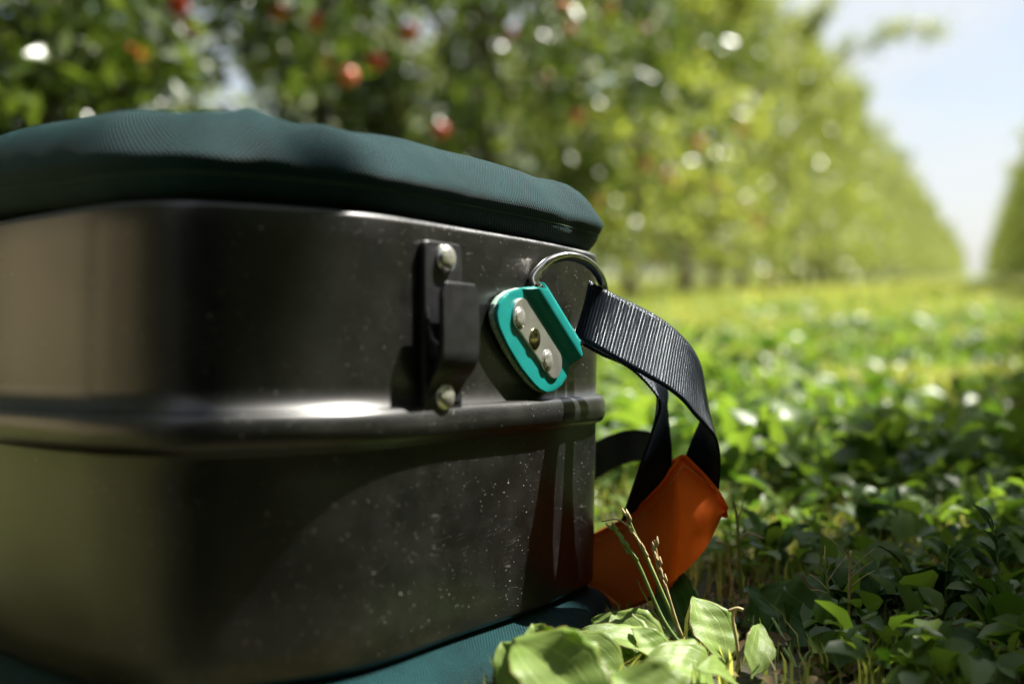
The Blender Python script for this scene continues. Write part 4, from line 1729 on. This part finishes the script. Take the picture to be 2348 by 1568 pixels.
pr, rb = plant('seeding_grass', (1578, 1500), 'thin grass stalks with dry seed heads rising in front of the orange pad', 'grass plant')
for k, (pts, r0, hm) in enumerate([
    ([(1578, 1500, .785), (1520, 1420, .785), (1462, 1290, .79), (1424, 1235, .79), (1402, 1205, .79)], .0019, M_STALK),
    ([(1580, 1498, .78), (1545, 1420, .78), (1490, 1295, .78), (1452, 1215, .78), (1436, 1172, .78)], .0018, M_STRAW),
    ([(1582, 1498, .775), (1556, 1440, .775), (1528, 1350, .775), (1510, 1290, .775), (1501, 1238, .775)], .0015, M_STRAW),
    ([(1580, 1498, .78), (1548, 1425, .782), (1494, 1298, .784), (1460, 1230, .785), (1420, 1192, .79), (1380, 1195, .79)], .0010, M_STRAW),
    ([(1576, 1500, .79), (1530, 1450, .80), (1475, 1360, .81), (1462, 1330, .81)], .0010, M_STALK),
]):
    wp = [PW(*q) for q in pts]
    wp[0] = rb + Vector((0.001 * k, 0, 0))
    stalk('stalk', rb, wp, r0, r0 * .4, M_STALK if k not in (2, 3) else M_STRAW, pr)
    if k < 3:
        path = catmull(wp[2:], 6)
        seed_head(rb, path, pr, hm, nsp=11, r=.0013, seed=k)

pr, rb = plant('dry_stalk', (1690, 1560), 'pale dry stalk with a bent side blade standing right of the orange pad', 'stalk', d=.88)
for k, (pts, r0) in enumerate([
    ([(1690, 1500, .88), (1700, 1380, .88), (1694, 1270, .88), (1690, 1190, .88), (1682, 1148, .88)], .0022),
    ([(1694, 1240, .88), (1715, 1222, .88), (1752, 1234, .87)], .0012),
    ([(1690, 1195, .88), (1700, 1165, .885), (1704, 1140, .89)], .0009),
    ([(1688, 1420, .88), (1672, 1300, .89), (1664, 1250, .89), (1640, 1240, .89)], .0013),
]):
    wp = [PW(*q) for q in pts]
    if k == 0: wp[0] = Vector((wp[0].x, wp[0].y, 0))
    stalk('stalk', rb, wp, r0, r0 * .45, M_STRAW if k else M_STALK, pr)
pr, rb = plant('dry_stalk', (1690, 1560), 'single tan stem stump with a broken top beside the upright pale leaf', 'stalk')
wp = [PW(*q) for q in [(1694, 1560, .745), (1690, 1480, .745), (1680, 1420, .745), (1684, 1395, .745)]]
wp[0].z = 0
stalk('stalk', rb, wp, .0013, .001, M_STRAW, pr)
stalk('broken_tip', rb, [PW(1670, 1400, .745), PW(1690, 1394, .744), PW(1704, 1398, .743)], .0011, .0012, M_STRAW, pr)

for q, (x0, y0, d, top_y, lab) in enumerate([
    (1905, 1480, .80, 1275, 'forked thin grass stem with bristly tip in shade, left of the pair'),
    (1945, 1490, .80, 1262, 'thin brownish grass stem with bristly tip, right of the pair'),
    (2300, 1450, .82, 1190, 'leafy upright weed stem near the right edge of the picture'),
    (2165, 1470, .84, 1250, 'thin dark upright stem in the shaded grass toward the right')]):
    b_ = PW(x0, y0, d); b_.z = 0
    pr = empty('seeding_grass' if q < 2 else 'weed_stem', b_, lab, 'stalk')
    sway = (-18, 6, -30, 12)[q]
    wp = [b_, PW(x0 + sway * .2, y0 - (y0 - top_y) * .4, d), PW(x0 + sway * .5, y0 - (y0 - top_y) * .75, d), PW(x0 + sway, top_y, d)]
    stalk('stalk', b_, wp, .0014, .0007, M_STALK if q != 1 else M_STRAW, pr)
    path = catmull(wp[1:], 8)
    for j in range(6):
        p = path[int((0.25 + .12 * j) * (len(path) - 1))]
        an = RL.uniform(0, 6.28)
        e = p + Vector((math.cos(an) * .018, math.sin(an) * .008, RL.uniform(.004, .018)))
        if q < 2:
            stalk('bristle', b_, [p, p.lerp(e, .5) + Vector((0, 0, .001)), e], .0006, .0003, M_STRAW, pr, seg=5, per=3)
        else:
            leaf_blade('leaf', b_, p, e, .007, (0, -.6, 1), M_PLANT_D, pr, seed=q * 9 + j)
